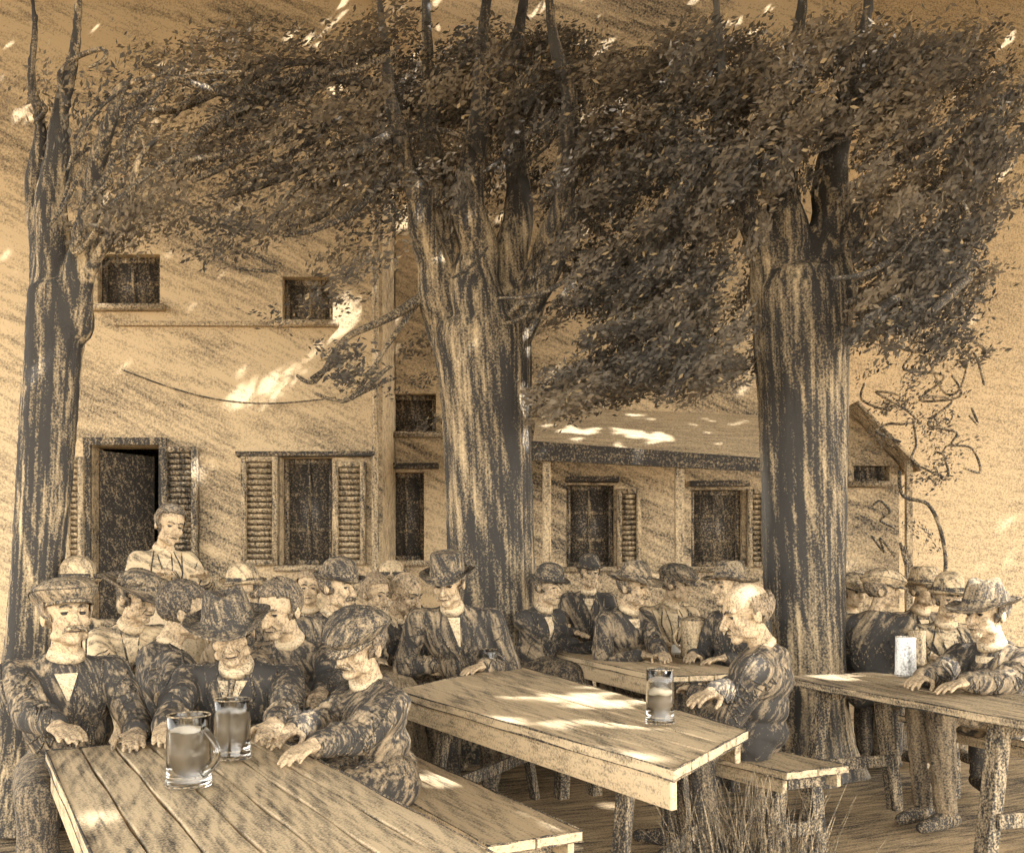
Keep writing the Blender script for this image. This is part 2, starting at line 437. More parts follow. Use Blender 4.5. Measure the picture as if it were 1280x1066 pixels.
    if legs:
        remesh(t, 'skirt' if (female or apron) else 'trousers', chalk(trous+.1, Y, 5, grit=1.8, run=20.0, stroke=1.3, base=(.44, .335, .21)), root, .014, 3, .02, .06)
        remesh(sh, 'shoes', chalk(.95, Y, 0), root, .010, 2)
    # collar, lapels, buttons and sewn folds lie on the coat
    bv = BVHTree.FromObject(ct, bpy.context.evaluated_depsgraph_get())
    ro = root.location
    def proj(p, d):                            # world point -> on the coat's surface
        h = bv.ray_cast(p-ro-d*0.5, d, 1.0)
        return (h[0]+ro-d*.002) if h[0] is not None else None
    ink = chalk(1.05, Y, ang, big=.1)
    cl = MB()
    def seam(pts, rad, d=None):
        q = [proj(p, d or -f) for p in pts]; q = [a for a in q if a is not None]
        if len(q) > 1:
            for a, b_ in zip(q[:-1], q[1:]):
                if (a-b_).length > .12: return
            n = len(q); cl.tube(q, [rad*(.45+.55*math.sin(math.pi*(i+.5)/n)) for i in range(n)], 5)
    C0 = P+u*.44*k
    rr = .0062 if near else .006
    for sd in (-1, 1):                          # lapels
        seam([Nb+r*sd*.055*s-u*.0+r*sd*.01*i-u*.035*i for i in range(4)]+[Nb+r*sd*(.088-.022*i)*s-u*(.13+.055*i)*k for i in range(5)], rr)
        seam([Nb+r*sd*.04*s-u*(.02+.05*i)*k-r*sd*.006*i for i in range(7)], rr*.8)
        seam([Sh[(sd+1)//2]+u*.05-u*.03*i-r*sd*(.035+.004*i) for i in range(7)], rr*.8)   # armhole
        if near or Y < 7:
            for q in range(12 if near else 4):
                a0 = P+u*random.uniform(.1, .4)*k+r*sd*random.uniform(.03, .13); dv = (u*random.uniform(-.5, -1)+r*sd*random.uniform(-.7, .5)).normalized()
                seam([a0+dv*.022*j+r*.004*math.sin(j) for j in range(random.randint(4, 8))], rr*random.uniform(.5, .9))
    seam([P+u*(.30-.04*i)*k for i in range(9)], rr*.8)
    for sd in (-1, 1):
        S, E, Wp = wrists[(sd+1)//2]
        q = []                                  # seam over the shoulder and down the outside of the sleeve
        for i in range(18):
            t_ = i/17; c0 = (Nb+r*sd*.05*s-u*.03).lerp(S, min(1, t_*2.2)) if t_ < .45 else S.lerp(E, (t_-.45)/.55)
            dr = (up*(1-t_)*1.2+r*sd*(t_+.15)).normalized()
            h = bv.ray_cast(c0-ro+dr*.3, -dr, .32)
            if h[0] is not None and h[3] < .34: q.append(h[0]+ro+dr*.001)
        if len(q) > 5 and max((a-b_).length for a, b_ in zip(q[:-1], q[1:])) < .09:
            cl.tube(q, [rr*.9*(.5+.5*math.sin(math.pi*(i+.5)/len(q))) for i in range(len(q))], 5)
    for (S, E, Wp), sd in zip(wrists, (-1, 1)):   # creases round the elbows, cuff edge
        vw = Vector((H.x*-1, -H.y, 0)).normalized()
        for A, B in ((S, E), (E, Wp)):
            ax = (B-A).normalized(); ac = ax.cross(vw).normalized()
            for q in range(9 if near else 4):
                m_ = A.lerp(B, random.uniform(.12, .95)); tilt = random.uniform(-1.2, 1.2)
                seam([m_+ac*(j-3)*.015+ax*(j-3)*.012*tilt+ax*.004*math.sin(j*1.7) for j in range(random.randint(3, 7))], rr*random.uniform(.5, 1.0), -vw)
    if cl.f:                                   # sewn into the garment's own mesh
        me = ct.data; nv, nl, npol = len(me.vertices), len(me.loops), len(me.polygons)
        bmx = bmesh.new(); bmx.from_mesh(me); bmx.verts.ensure_lookup_table()
        nvs = [bmx.verts.new(Vector(v)-ro) for v in cl.v]
        for fc in cl.f:
            try: q = bmx.faces.new([nvs[i] for i in fc]); q.material_index = 1; q.smooth = True
            except ValueError: pass
        bmx.to_mesh(me); bmx.free(); me.materials.append(ink)
    if not female and near:
        for i in range(4):
            q = proj(P+u*(.27-.07*i)*k+r*.018, -f)
            if q: bt = MB(); bt.ell(q, (.008, .008, .008), None, 8, 6); bt.build('button', ink, ct)
    if shirt:                                  # shirt front showing in the opening
        sf = MB(); q0 = Nb+f*.045*s
        sf.tube([hl(0, .022, -.128), hl(0, .034, -.155)], [.060*s, .066*s], 20)
        q1 = proj(Nb-u*.20*k, -f) or (Nb-u*.2*k+f*.12)
        vw_, vl_ = random.choice(((.05, .155), (.035, .11), (.028, .16), (.045, .09)))
        a, c_ = proj(Nb+r*.05*s-u*.05, -f), proj(Nb-r*.05*s-u*.05, -f)
        if a and c_:
            n = 6; rows = []
            for i in range(n+1):
                w = (1-i/n)*vw_*s+.004
                row = [proj(Nb-u*(.045+vl_*k*i/n)+r*w*x, -f) for x in (-1, -.5, 0, .5, 1)]
                if any(v is None or (v-Nb).length > .27 or (v-Nb).dot(f) > .15 for v in row): break
                rows.append([v+f*.004 for v in row])
            if len(rows) > 2:
                vs = [v for row in rows for v in row]; fs = [(i*5+j, i*5+j+1, (i+1)*5+j+1, (i+1)*5+j) for i in range(len(rows)-1) for j in range(4)]
                sf.add(vs, fs)
        sf.build('shirt', chalk(.25, Y, ang+60, base=(.62, .49, .32), amp=.6), root)
    if tie:
        tm = MB(); q = [proj(Nb-u*(.05+.02*i), -f) for i in range(8)]
        if all(q): tm.tube([v+f*.008 for v in q], [.014*s, .011*s, .010*s, .012*s, .014*s, .015*s, .015*s, .008*s], 8, True); tm.build('necktie', chalk(.9, Y, ang), root)
    if apron:
        ap = MB(); vs = []; fs = []
        for i in range(10):
            for j in range(7):
                x = (j/6-.5)*(.26+.02*i); p = P+u*(.30-.11*i)*1.0+r*x
                q = p+f*(.16+.012*i-abs(x)*.25); vs.append(q)
        fs = [(i*7+j, i*7+j+1, (i+1)*7+j+1, (i+1)*7+j) for i in range(9) for j in range(6)]
        ap.add(vs, fs); o = ap.build('apron', chalk(.0, Y, 0, base=(.74, .6, .4)), root); m_ = o.modifiers.new('t', 'SOLIDIFY'); m_.thickness = .006
    # ---- features
    for q in (-1, 1): ey = MB(); ey.ell(hl(.031*q, -.0725, -.001), (.0115*s, .006*s, .006*s), R3, 12, 8); ey.cap(hl(.020*q, -.0775, .004), hl(.043*q, -.0715, .003), .0022*s, .0018*s, 6); ey.build('eye', plain((.02, .018, .015), .35), root)
    for q in (-1, 1):
        eb = MB(); eb.tube([hl(.012*q, -.091, .020), hl(.028*q, -.0865, .028), hl(.046*q, -.074, .023)], [.0035*s, .0055*s, .003*s], 6, True); eb.build('eyebrow', chalk(1.0, Y, 60), root)
    if near:                                   # folds beside nose and mouth
        for q in (-1, 1):
            eb = MB(); eb.tube([hl(.020*q, -.0905, -.038), hl(.030*q, -.083, -.055), hl(.031*q, -.076, -.068)], [.002*s]*3, 5, True); eb.build('wrinkle', chalk(.9, Y, 60), root)
    mo = MB(); mo.tube([hl(-.022, -.088, -.068), hl(-.010, -.0935, -.0665), hl(0, -.095, -.0675), hl(.010, -.0935, -.0665), hl(.022, -.088, -.068)], [.0015*s, .003*s, .003*s, .003*s, .0015*s], 6, True)
    mo.build('mouth', plain((.045, .03, .022), .7), root)
    if tache:
        mt = MB()
        for q in (-1, 1): mt.tube([hl(0, -.100, -.050), hl(.016*q, -.100, -.053), hl(.034*q, -.088, -.062), hl(.042*q, -.08, -.072)], [.008*s, .009*s, .007*s, .003*s], 8, True)
        mt.build('moustache', chalk(.8, Y, 50, stroke=.6), root)
    if beard:
        be = MB(); be.ell(hl(0, -.055, -.10), (.055*s, .045*s, .05*s), R3); be.ell(hl(0, -.02, -.075), (.064*s, .05*s, .05*s), R3)
        remesh(be, 'beard', chalk(.65, Y, 50, stroke=.6), root, .008, 1, .018, .02)
    if hair_kind: hair(root, HM, s, Y, hair_tone, hair_kind)
    if hat_kind:
        HT = HM@Matrix.Rotation(R(hat_tilt), 4, 'X')
        hat(hat_kind, root, HT, s, Y, hat_tone, ang+10)
    return root
from mathutils import noise as NZ
# ------------------------------------------------------------------ ground, camera, light
def structure(o): o['kind'] = 'structure'; return o
g = MB(); n = 90; ext = []
xs = [-300, -120, -50, -20]+[-10+0.25*i for i in range(81)]+[20, 50, 120, 300]
ys = [-60, -20, -5]+[0+0.2*i for i in range(71)]+[20, 40, 100, 400]
vs = []; fs = []
for y in ys:
    for x in xs:
        z = 0.022*NZ.noise(Vector((x*1.3, y*1.3, 0)))+0.008*NZ.noise(Vector((x*6, y*6, 3))) if abs(x) < 15 and -5 < y < 15 else 0
        vs.append((x, y, z-0.02))
for j in range(len(ys)-1):
    for i in range(len(xs)-1):
        a = j*len(xs)+i; fs.append((a, a+1, a+1+len(xs), a+len(xs)))
g.add(vs, fs)
structure(g.build('ground', chalk(.46, 4, 62, base=(.60, .45, .27), amp=.7, big=.8, axis='Z', stroke=1.6, bump=.6)))

cam = bpy.data.cameras.new('camera'); co = bpy.data.objects.new('camera', cam); COL.objects.link(co)
co.location = (0, 0, HC); co.rotation_euler = (R(90), 0, 0)
cam.sensor_width = 36; cam.lens = 36*F/1280; cam.shift_y = (HY-533)/1280.0; cam.clip_end = 2000; cam.clip_start = 0.05
SC.camera = co
SUN = Vector((0.62, -0.50, 0.72)).normalized()
w = bpy.data.worlds.new('World'); SC.world = w; w.use_nodes = True
nt = w.node_tree; bgn = nt.nodes['Background']
sky = nt.nodes.new('ShaderNodeTexSky'); sky.sky_type = 'NISHITA'; sky.sun_disc = False
sky.sun_elevation = math.asin(SUN.z); sky.sun_rotation = math.atan2(SUN.x, SUN.y)
hs = nt.nodes.new('ShaderNodeHueSaturation'); hs.inputs['Saturation'].default_value = 0.05
tn = nt.nodes.new('ShaderNodeMix'); tn.data_type = 'RGBA'; tn.blend_type = 'MULTIPLY'; tn.inputs[0].default_value = 1
nt.links.new(sky.outputs[0], hs.inputs['Color']); nt.links.new(hs.outputs[0], tn.inputs[6]); tn.inputs[7].default_value = (1.0, .945, .85, 1)
nt.links.new(tn.outputs[2], bgn.inputs['Color']); bgn.inputs['Strength'].default_value = 0.15
sl = bpy.data.lights.new('sun', 'SUN'); sl.energy = 1.5; sl.angle = R(0.6); sl.color = (1, .97, .92)
so_ = bpy.data.objects.new('sun', sl); COL.objects.link(so_); so_.rotation_euler = SUN.to_track_quat('Z', 'Y').to_euler()
SC.view_settings.view_transform = 'Standard'; SC.view_settings.look = 'None'; SC.view_settings.exposure = EXPO = 3.2; SC.view_settings.gamma = 1
SC.render.engine = 'CYCLES'

# ------------------------------------------------------------------ buildings
PL = dict(base=(.60, .46, .285))
wall_m = chalk(.20, 9, 62, amp=.6, big=.8, stroke=1.6, run=9.0, grit=1.8, bump=.3, **PL)
wall_r = chalk(.24, 10, 64, amp=.6, big=.8, stroke=1.6, run=9.0, grit=1.8, bump=.3, **PL)
trim_m = chalk(.55, 9, 88, amp=.3)
shut_m = chalk(.52, 9, 3, amp=.5, stroke=.8, bump=.5)
shut_d = chalk(.66, 9, 3, amp=.5, stroke=.8, bump=.5)
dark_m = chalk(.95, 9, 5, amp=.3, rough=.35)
line_m = chalk(1.0, 9, 90)
def wall_with_holes(Y, x0, x1, z1, holes, thick=.25):
    """plaster wall facing the yard with real openings (x0,x1,z0,z1)"""
    xs = sorted({x0, x1}|{h[0] for h in holes}|{h[1] for h in holes}); zs = sorted({0, z1}|{h[2] for h in holes}|{h[3] for h in holes})
    m = MB()
    solid = lambda x, z: x0 < x < x1 and 0 < z < z1 and not any(h[0] < x < h[1] and h[2] < z < h[3] for h in holes)
    for i in range(len(xs)-1):
        for j in range(len(zs)-1):
            xm, zm = (xs[i]+xs[i+1])/2, (zs[j]+zs[j+1])/2
            if not solid(xm, zm): continue
            a, b, c, d = xs[i], xs[i+1], zs[j], zs[j+1]
            m.add([(a, Y, c), (b, Y, c), (b, Y, d), (a, Y, d)], [(0, 1, 2, 3)])
            m.add([(a, Y+thick, c), (b, Y+thick, c), (b, Y+thick, d), (a, Y+thick, d)], [(3, 2, 1, 0)])
            if not solid(a-.01, zm): m.add([(a, Y, c), (a, Y+thick, c), (a, Y+thick, d), (a, Y, d)], [(3, 2, 1, 0)])
            if not solid(b+.01, zm): m.add([(b, Y, c), (b, Y+thick, c), (b, Y+thick, d), (b, Y, d)], [(0, 1, 2, 3)])
            if not solid(xm, d+.01): m.add([(a, Y, d), (b, Y, d), (b, Y+thick, d), (a, Y+thick, d)], [(0, 1, 2, 3)])
            if not solid(xm, c-.01): m.add([(a, Y, c), (b, Y, c), (b, Y+thick, c), (a, Y+thick, c)], [(3, 2, 1, 0)])
    return m
def rect(px0, py0, px1, py1, Y):
    a = W(px0, py0, Y); b = W(px1, py1, Y); return (a.x, b.x, b.z, a.z)
def window(root, h, Y, cols=2, rows=2, sill=True, mat=dark_m, bars=.035):
    x0, x1, z0, z1 = h
    fr = MB(); t = .05; yy = Y+.10
    fr.box(x0, x0+t, yy, yy+.06, z0, z1); fr.box(x1-t, x1, yy, yy+.06, z0, z1); fr.box(x0+t, x1-t, yy, yy+.06, z1-t, z1); fr.box(x0+t, x1-t, yy, yy+.06, z0, z0+t)
    for i in range(1, cols): x = x0+(x1-x0)*i/cols; fr.box(x-bars/2, x+bars/2, yy+.005, yy+.055, z0+t, z1-t)
    for i in range(1, rows): z = z0+(z1-z0)*i/rows; fr.box(x0+t, x1-t, yy+.01, yy+.05, z-bars/2, z+bars/2)
    f = fr.build('window', chalk(.8, 9, 3), root)
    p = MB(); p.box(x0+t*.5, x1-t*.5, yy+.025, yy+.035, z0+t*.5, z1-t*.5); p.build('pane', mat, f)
    if sill:
        s = MB(); s.box(x0-.06, x1+.06, Y-.09, Y-.002, z0-.06, z0-.003, jig=.004); s.build('sill', trim_m, f)
    return f
def shutter(root, x0, x1, z0, z1, Y, mat, open_=.06, name='shutter'):
    m = MB(); sg = -1
    m.box(x0, x0+.05, Y-.05-open_, Y-.005-open_*.2, z0, z1); m.box(x1-.05, x1, Y-.05-open_, Y-.005-open_*.2, z0, z1)
    nz = max(4, int((z1-z0)/.055))
    for i in range(nz):
        z = z0+(z1-z0)*(i+.5)/nz
        m.box(x0+.05, x1-.05, -.006, .006, -.026, .026, Matrix.Translation((0, Y-.03-open_*.6, z))@Matrix.Rotation(R(35), 4, 'X'))
    m.box(x0+.05, x1-.05, Y-.048-open_, Y-.008-open_*.2, z1-.05, z1); m.box(x0+.05, x1-.05, Y-.048-open_, Y-.008-open_*.2, z0, z0+.05)
    m.box(x0+.05, x1-.05, Y-.008-open_*.2, Y-.002, z0, z1)
    return m.build(name, mat, root)

# left wing, 9 m away
YL = 9.0
inn = thing('inn_building', 'tall plastered inn at the left with dark doorway, shutters and two small upper windows', 'building', (W(250, 700, YL).x, YL, 0))
door = rect(115, 557, 200, 1000, YL); door = (door[0], door[1], 0.02, door[3])
w1 = rect(352, 572, 415, 706, YL); w2 = rect(122, 318, 200, 382, YL); w3 = rect(353, 346, 416, 402, YL)
xL1 = W(478, 700, YL).x
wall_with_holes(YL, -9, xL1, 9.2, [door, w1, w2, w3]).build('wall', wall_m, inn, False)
m = MB(); m.box(-9.3, xL1+.35, YL-.5, YL+4, 9.2, 9.35); m.add([(-9.3, YL-.5, 9.352), (xL1+.35, YL-.5, 9.352), (xL1+.35, YL+4, 9.352), (-9.3, YL+4, 9.352), (-9.3, YL+1.7, 11.4), (xL1+.35, YL+1.7, 11.4)], [(0, 1, 5, 4), (3, 4, 5, 2), (0, 4, 3), (1, 2, 5)])
m.build('roof', chalk(.8, 9, 90), inn, False)
m = MB(); m.box(-8.99, xL1-.012, YL+3.8, YL+3.99, 0, 9.15); m.box(-9, -8.8, YL+.3, YL+3.7, 0, 9.15); m.box(xL1-.24, xL1-.011, YL+.27, YL+3.79, 0, 9.18); m.build('rear_wall', wall_m, inn, False)
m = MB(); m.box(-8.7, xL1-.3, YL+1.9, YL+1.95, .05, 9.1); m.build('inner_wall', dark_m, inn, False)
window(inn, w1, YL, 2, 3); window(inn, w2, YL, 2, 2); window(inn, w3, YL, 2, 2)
# door leaf standing open, frame, lintel
m = MB(); dx0, dx1, _, dz = door
m.box(dx0-.07, dx0-.002, YL-.04, YL+.12, .02, dz+.002); m.box(dx1+.002, dx1+.07, YL-.04, YL+.12, .02, dz+.002); m.box(dx0-.07, dx1+.07, YL-.045, YL+.12, dz+.004, dz+.075)
dr = m.build('door_frame', chalk(.85, 9, 3), inn, False)
m = MB(); Md = Matrix.Translation((dx0+.02, YL+.14, 0))@Matrix.Rotation(R(55), 4, 'Z')
m.box(0, .6, 0, .04, .04, dz-.03, Md)
for z0, z1 in ((.15, .9), (1.0, 1.5), (1.6, 2.15)): m.box(.09, .51, -.018, -.002, z0, z1, Md)
dl = m.build('door', chalk(.88, 9, 35, amp=.5), inn, False)
m = MB(); m.tube([Md@Vector((.53, -.02, 1.05)), Md@Vector((.53, -.06, 1.05)), Md@Vector((.44, -.065, 1.05))], [.011]*3, 8, True); m.build('handle', plain((.3, .24, .14), .4), dl)
sh0 = rect(203, 560, 250, 730, YL); shutter(inn, sh0[0]+.03, sh0[1], .35, sh0[3], YL, shut_d)
sh0 = rect(85, 572, 112, 730, YL); shutter(inn, sh0[0], sh0[1]-.03, .35, sh0[3], YL, chalk(.38, 9, 3, amp=.5, stroke=.8), .03)
a = rect(305, 572, 350, 706, YL); shutter(inn, a[0], a[1], a[2], a[3], YL, shut_m)
a = rect(418, 578, 458, 706, YL); shutter(inn, a[0], a[1], a[2], a[3], YL, chalk(.42, 9, 3, amp=.5, stroke=.8), .03)
m = MB(); a = W(305, 572, YL); b = W(470, 576, YL); m.box(a.x-.05, b.x, YL-.11, YL-.002, a.z+.004, a.z+.05, jig=.006); m.build('lintel', line_m, inn, False)
m = MB(); a = W(145, 405, YL); m.box(a.x, W(412, 405, YL).x, YL-.05, YL-.002, a.z-.03, a.z+.01, jig=.01); m.build('string_course', trim_m, inn, False)
m = MB(); m.tube([(xL1-.06, YL-.07, z) for z in (0, 1, 2, 3, 3.5, 4, 5, 6, 7, 8, 9)], [.035]*11, 10); m.build('downpipe', chalk(.5, 9, 3), inn)
# slack wire across the facade
m = MB(); a = W(152, 462, 8.9); b = W(420, 497, 8.9)
m.tube([a.lerp(b, i/16)+Vector((0, 0, -.17*math.sin(math.pi*i/16))) for i in range(17)], [.008]*17, 6)
o = m.build('wire', line_m); o['label'] = 'thin slack wire sagging across the plaster above the shuttered windows'; o['category'] = 'wire'

# centre wing, 10 m away
YM = 10.0
mid = thing('wing_building', 'plastered middle wing behind the big central tree with ground floor windows under a lean-to roof', 'building', (0, YM, 0))
u1 = rect(483, 492, 545, 540, YM); l1 = rect(484, 590, 530, 700, YM); v1 = rect(708, 606, 768, 708, YM); v2 = rect(864, 612, 928, 708, YM)
xm1 = W(1062, 700, YM).x
wall_with_holes(YM, xL1-.0, xm1, 9.0, [u1, l1, v1, v2]).build('wall', wall_r, mid, False)
m = MB(); m.box(xL1, xm1+.3, YM-.35, YM+3.2, 9.0, 9.15); m.add([(xL1, YM-.35, 9.152), (xm1+.3, YM-.35, 9.152), (xm1+.3, YM+3.2, 9.152), (xL1, YM+3.2, 9.152), (xL1, YM+1.4, 10.9), (xm1+.3, YM+1.4, 10.9)], [(0, 1, 5, 4), (3, 4, 5, 2), (0, 4, 3), (1, 2, 5)])
m.build('roof', chalk(.8, 10, 90), mid, False)
m = MB(); m.box(xL1+.01, xm1-.01, YM+2.9, YM+3.0, 0, 8.95); m.box(xm1-.25, xm1-.012, YM+.27, YM+2.88, 0, 8.98); m.build('rear_wall', wall_r, mid, False)
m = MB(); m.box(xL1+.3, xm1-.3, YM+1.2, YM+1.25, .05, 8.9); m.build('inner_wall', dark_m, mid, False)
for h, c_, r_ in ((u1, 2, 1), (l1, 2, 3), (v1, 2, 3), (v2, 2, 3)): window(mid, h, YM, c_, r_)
a = rect(768, 612, 800, 708, YM); shutter(mid, a[0]+.02, a[1], a[2], a[3], YM, chalk(.48, 10, 3, stroke=.8))
a = rect(932, 612, 955, 708, YM); shutter(mid, a[0], a[1], a[2], a[3], YM, chalk(.5, 10, 3, stroke=.8))
m = MB()
for q in ((706, 603, 772), (862, 608, 934), (480, 586, 548)):
    a = W(q[0], q[1], YM); b = W(q[2], q[1], YM); m.box(a.x, b.x, YM-.10, YM-.002, a.z, a.z+.055, jig=.008)
m.build('lintel', line_m, mid, False)
# lean-to roof
e0 = W(672, 553, 8.7); e1 = W(948, 575, 8.7); r0 = W(684, 508, YM-.02); r1 = W(952, 520, YM-.02)
ez = (e0.z+e1.z)/2
m = MB(); m.add([(e0.x-.05, 8.7, e0.z), (e1.x+.1, 8.7, e1.z), (r1.x+.2, YM-.02, r1.z), (r0.x-.1, YM-.02, r0.z),
                 (e0.x-.05, 8.7, e0.z-.06), (e1.x+.1, 8.7, e1.z-.06), (r1.x+.2, YM-.02, r1.z-.06), (r0.x-.1, YM-.02, r0.z-.06)], [(0, 1, 2, 3), (7, 6, 5, 4), (0, 4, 5, 1), (1, 5, 6, 2), (3, 7, 4, 0)])
ve = m.build('porch_roof', chalk(.20, 9, 80, amp=.4, **PL), mid, False)
m = MB(); m.add([(e0.x-.06, 8.66, e0.z+.01), (e1.x+.12, 8.66, e1.z+.01), (e1.x+.12, 8.66, e1.z-.115), (e0.x-.06, 8.66, e0.z-.17),
                 (e0.x-.06, 8.698, e0.z+.01), (e1.x+.12, 8.698, e1.z+.01), (e1.x+.12, 8.698, e1.z-.115), (e0.x-.06, 8.698, e0.z-.17)], [(0, 3, 2, 1), (4, 5, 6, 7), (0, 1, 5, 4), (3, 7, 6, 2), (0, 4, 7, 3), (1, 2, 6, 5)])
m.build('fascia', chalk(.95, 9, 86, amp=.3), ve, False)
for px in (684, 850):
    m = MB(); x = W(px, 600, 8.72).x; m.box(x-.04, x+.04, 8.72, 8.80, 0, ez-.09, jig=.004); m.build('post', chalk(.35, 9, 3), ve, False, .006)

# low shed and garden wall behind the right tree
shed = thing('garden_shed', 'low shed with a sloping roof edge and small dark opening behind the right-hand tree', 'shed', (W(1090, 700, 9.5).x, 9.5, 0))
YS = 9.6; op = rect(1066, 581, 1112, 602, YS); ws = rect(1072, 622, 1100, 706, YS)
x0 = W(1040, 600, YS).x; x1 = W(1124, 600, YS).x
zt = W(1064, 518, YS).z; ze = W(1126, 582, YS).z
m = wall_with_holes(YS, x0, x1, ze, [op], .12); m.add([(x0, YS, ze), (x1, YS, ze), (W(1064, 0, YS).x, YS, zt), (x0, YS, zt)], [(0, 1, 2, 3)])
m.build('wall', wall_r, shed, False)
window(shed, op, YS, 2, 1, True)
m = MB(); A = W(1060, 512, YS); B = W(1136, 592, YS)
m.add([(A.x, YS-.3, A.z), (B.x, YS-.3, B.z), (B.x, YS+1.6, B.z), (A.x, YS+1.6, A.z), (A.x, YS-.3, A.z+.04), (B.x, YS-.3, B.z+.04), (B.x, YS+1.6, B.z+.04), (A.x, YS+1.6, A.z+.04)], [(3, 2, 1, 0), (4, 5, 6, 7), (0, 1, 5, 4), (1, 2, 6, 5), (2, 3, 7, 6)])
m.build('roof', chalk(.55, 9, 60), shed, False)
m = MB(); m.box(x1-.06, x1, YS+.125, YS+1.5, 0, ze); m.box(x0, x1-.07, YS+1.4, YS+1.5, 0, ze); m.build('side_wall', wall_r, shed, False)
m = MB(); m.box(x1-.03, x1+.03, YS-.26, YS-.20, 0, ze+.03); m.build('post', chalk(.5, 9, 3), shed, False)
hs_ = thing('house', 'pale plain plastered house filling the right background beyond the shed', 'building', (6, 13, 0))
m = MB(); m.box(xm1+.3, 16, 13.0, 16.5, 0, 10.5); m.build('wall', chalk(.16, 12, 70, amp=.3, big=.35, stroke=.5, **PL), hs_, False)
m = MB(); m.add([(xm1, 12.6, 10.5), (16.4, 12.6, 10.5), (16.4, 16.9, 10.5), (xm1, 16.9, 10.5), (xm1, 14.8, 12.6), (16.4, 14.8, 12.6)], [(0, 3, 2, 1), (0, 1, 5, 4), (3, 4, 5, 2), (0, 4, 3), (1, 2, 5)]); m.build('roof', chalk(.7, 12, 90), hs_, False)

# ------------------------------------------------------------------ tables and benches
WOOD = (.64, .50, .32)
def planked(poly, z, th, root, name, ang, d, Y, planks=4, gap=.006):
    """poly: far-left, far-right, near-right, near-left; boards run far to near"""
    FL, FR, NR, NL = [Vector((p[0], p[1], 0)) for p in poly]
    m = MB()
    for i in range(planks):
        a, b = i/planks, (i+1)/planks
        e = gap/2/((FR-FL).length or 1)
        a2, b2 = a+(e if i else 0), b-(e if i < planks-1 else 0)
        q = [FL.lerp(FR, a2), FL.lerp(FR, b2), NL.lerp(NR, b2), NL.lerp(NR, a2)]
        dz = random.uniform(-.003, .003)
        n = 12; vs = []; fs = []
        for j in range(n+1):
            t = j/n; l = q[0].lerp(q[3], t); r = q[1].lerp(q[2], t); w = .002*math.sin(j*1.9+i*2)
            for p, zz in ((l, z), (r, z), (r, z-th), (l, z-th)): vs.append((p.x+w, p.y, zz+dz+w*.7))
        for j in range(n):
            for k in range(4): fs.append((j*4+k, j*4+(k+1) % 4, (j+1)*4+(k+1) % 4, (j+1)*4+k))
        fs.append((3, 2, 1, 0)); fs.append((n*4, n*4+1, n*4+2, n*4+3))
        m.add(vs, fs)
    o = m.build(name, chalk(d, Y, ang, base=WOOD, axis='Z', amp=.8, big=.35, stroke=1.5, rough=.7, bump=.35), root, False)
    eg = MB()
    for a_, b_ in ((FL, NL), (NL, NR), (NR, FR), (FR, FL)):
        for zz in (z, z-th): eg.tube([Vector((*(a_.lerp(b_, i/10)).to_tuple()[:2], zz+.0012*math.sin(i*2.3))) for i in range(11)], [.0028*(1+.5*math.sin(i*1.3)) for i in range(11)], 5)
    eg.build('worn_edge', chalk(.95, Y, 20, axis='Z'), root)
    b = o.modifiers.new('b', 'BEVEL'); b.width = .004; b.segments = 2; b.limit_method = 'ANGLE'
    return o
def table(label, poly, z, ang, d, Y, trestles=(.15, .85), apron=.09, planks=4, name='beer_table', cat='table', group='plank tables', legd=.85, hasapron=True):
    FL, FR, NR, NL = [Vector((p[0], p[1], 0)) for p in poly]
    c = (FL+FR+NR+NL)/4
    root = thing(name, label, cat, (c.x, c.y, 0), group)
    planked(poly, z, .032, root, 'tabletop' if cat == 'table' else 'seat', ang, d, Y, planks)
    lm = chalk(legd, Y, 3, base=WOOD)
    for t in trestles:
        L, Rr = FL.lerp(NL, t), FR.lerp(NR, t); dv = (NL-FL).normalized(); ins = (Rr-L).normalized()
        wd = (Rr-L).length
        for sd, pt in ((1, L), (-1, Rr)):
            m = MB(); top = pt+ins*sd*wd*.22; bot = pt+ins*sd*(.04)
            pr = dv*.035; e = ins*.03
            vs = []
            for q, zz in ((bot, 0), (top, z-.034)):
                vs += [(q-pr-e).to_tuple()[:2]+(zz,), (q-pr+e).to_tuple()[:2]+(zz,), (q+pr+e).to_tuple()[:2]+(zz,), (q+pr-e).to_tuple()[:2]+(zz,)]
            m.add(vs, [(3, 2, 1, 0), (4, 5, 6, 7), (0, 1, 5, 4), (1, 2, 6, 5), (2, 3, 7, 6), (3, 0, 4, 7)])
            m.build('leg', lm, root, False, .005)
        a = L+ins*wd*.12; b = Rr-ins*wd*.12
        for zz, h in ((z-.095, .055), (z*.35, .06)):
            m = MB(); M = Matrix.Translation((a.x, a.y, zz))@Matrix.Rotation(math.atan2(ins.y, ins.x), 4, 'Z'); m.box(0, (b-a).length, -.055, -.037, 0, h, M); m.build('crossbar', lm, root, False, .004)
    if hasapron:
        for sd, (A, B) in ((1, (FL, NL)), (-1, (FR, NR))):
            m = MB(); dv = (B-A).normalized(); n_ = Vector((-dv.y, dv.x, 0))*(1 if sd > 0 else -1)
            if n_.dot(FR-FL)*sd < 0: n_ = -n_
            M = Matrix.Translation((A.x, A.y, 0))@Matrix.Rotation(math.atan2(dv.y, dv.x), 4, 'Z'); s_ = 1 if (Matrix.Rotation(-math.atan2(dv.y, dv.x), 3, 'Z')@n_).y > 0 else -1
            y0, y1 = sorted((s_*.012, s_*.036)); m.box(.03, (B-A).length-.03, y0, y1, z-.033-apron, z-.034, M); m.build('apron_rail', chalk(max(.1, d), Y, ang, base=WOOD, axis='Z'), root, False, .004)
    return root
v2 = lambda v: (v.x, v.y)
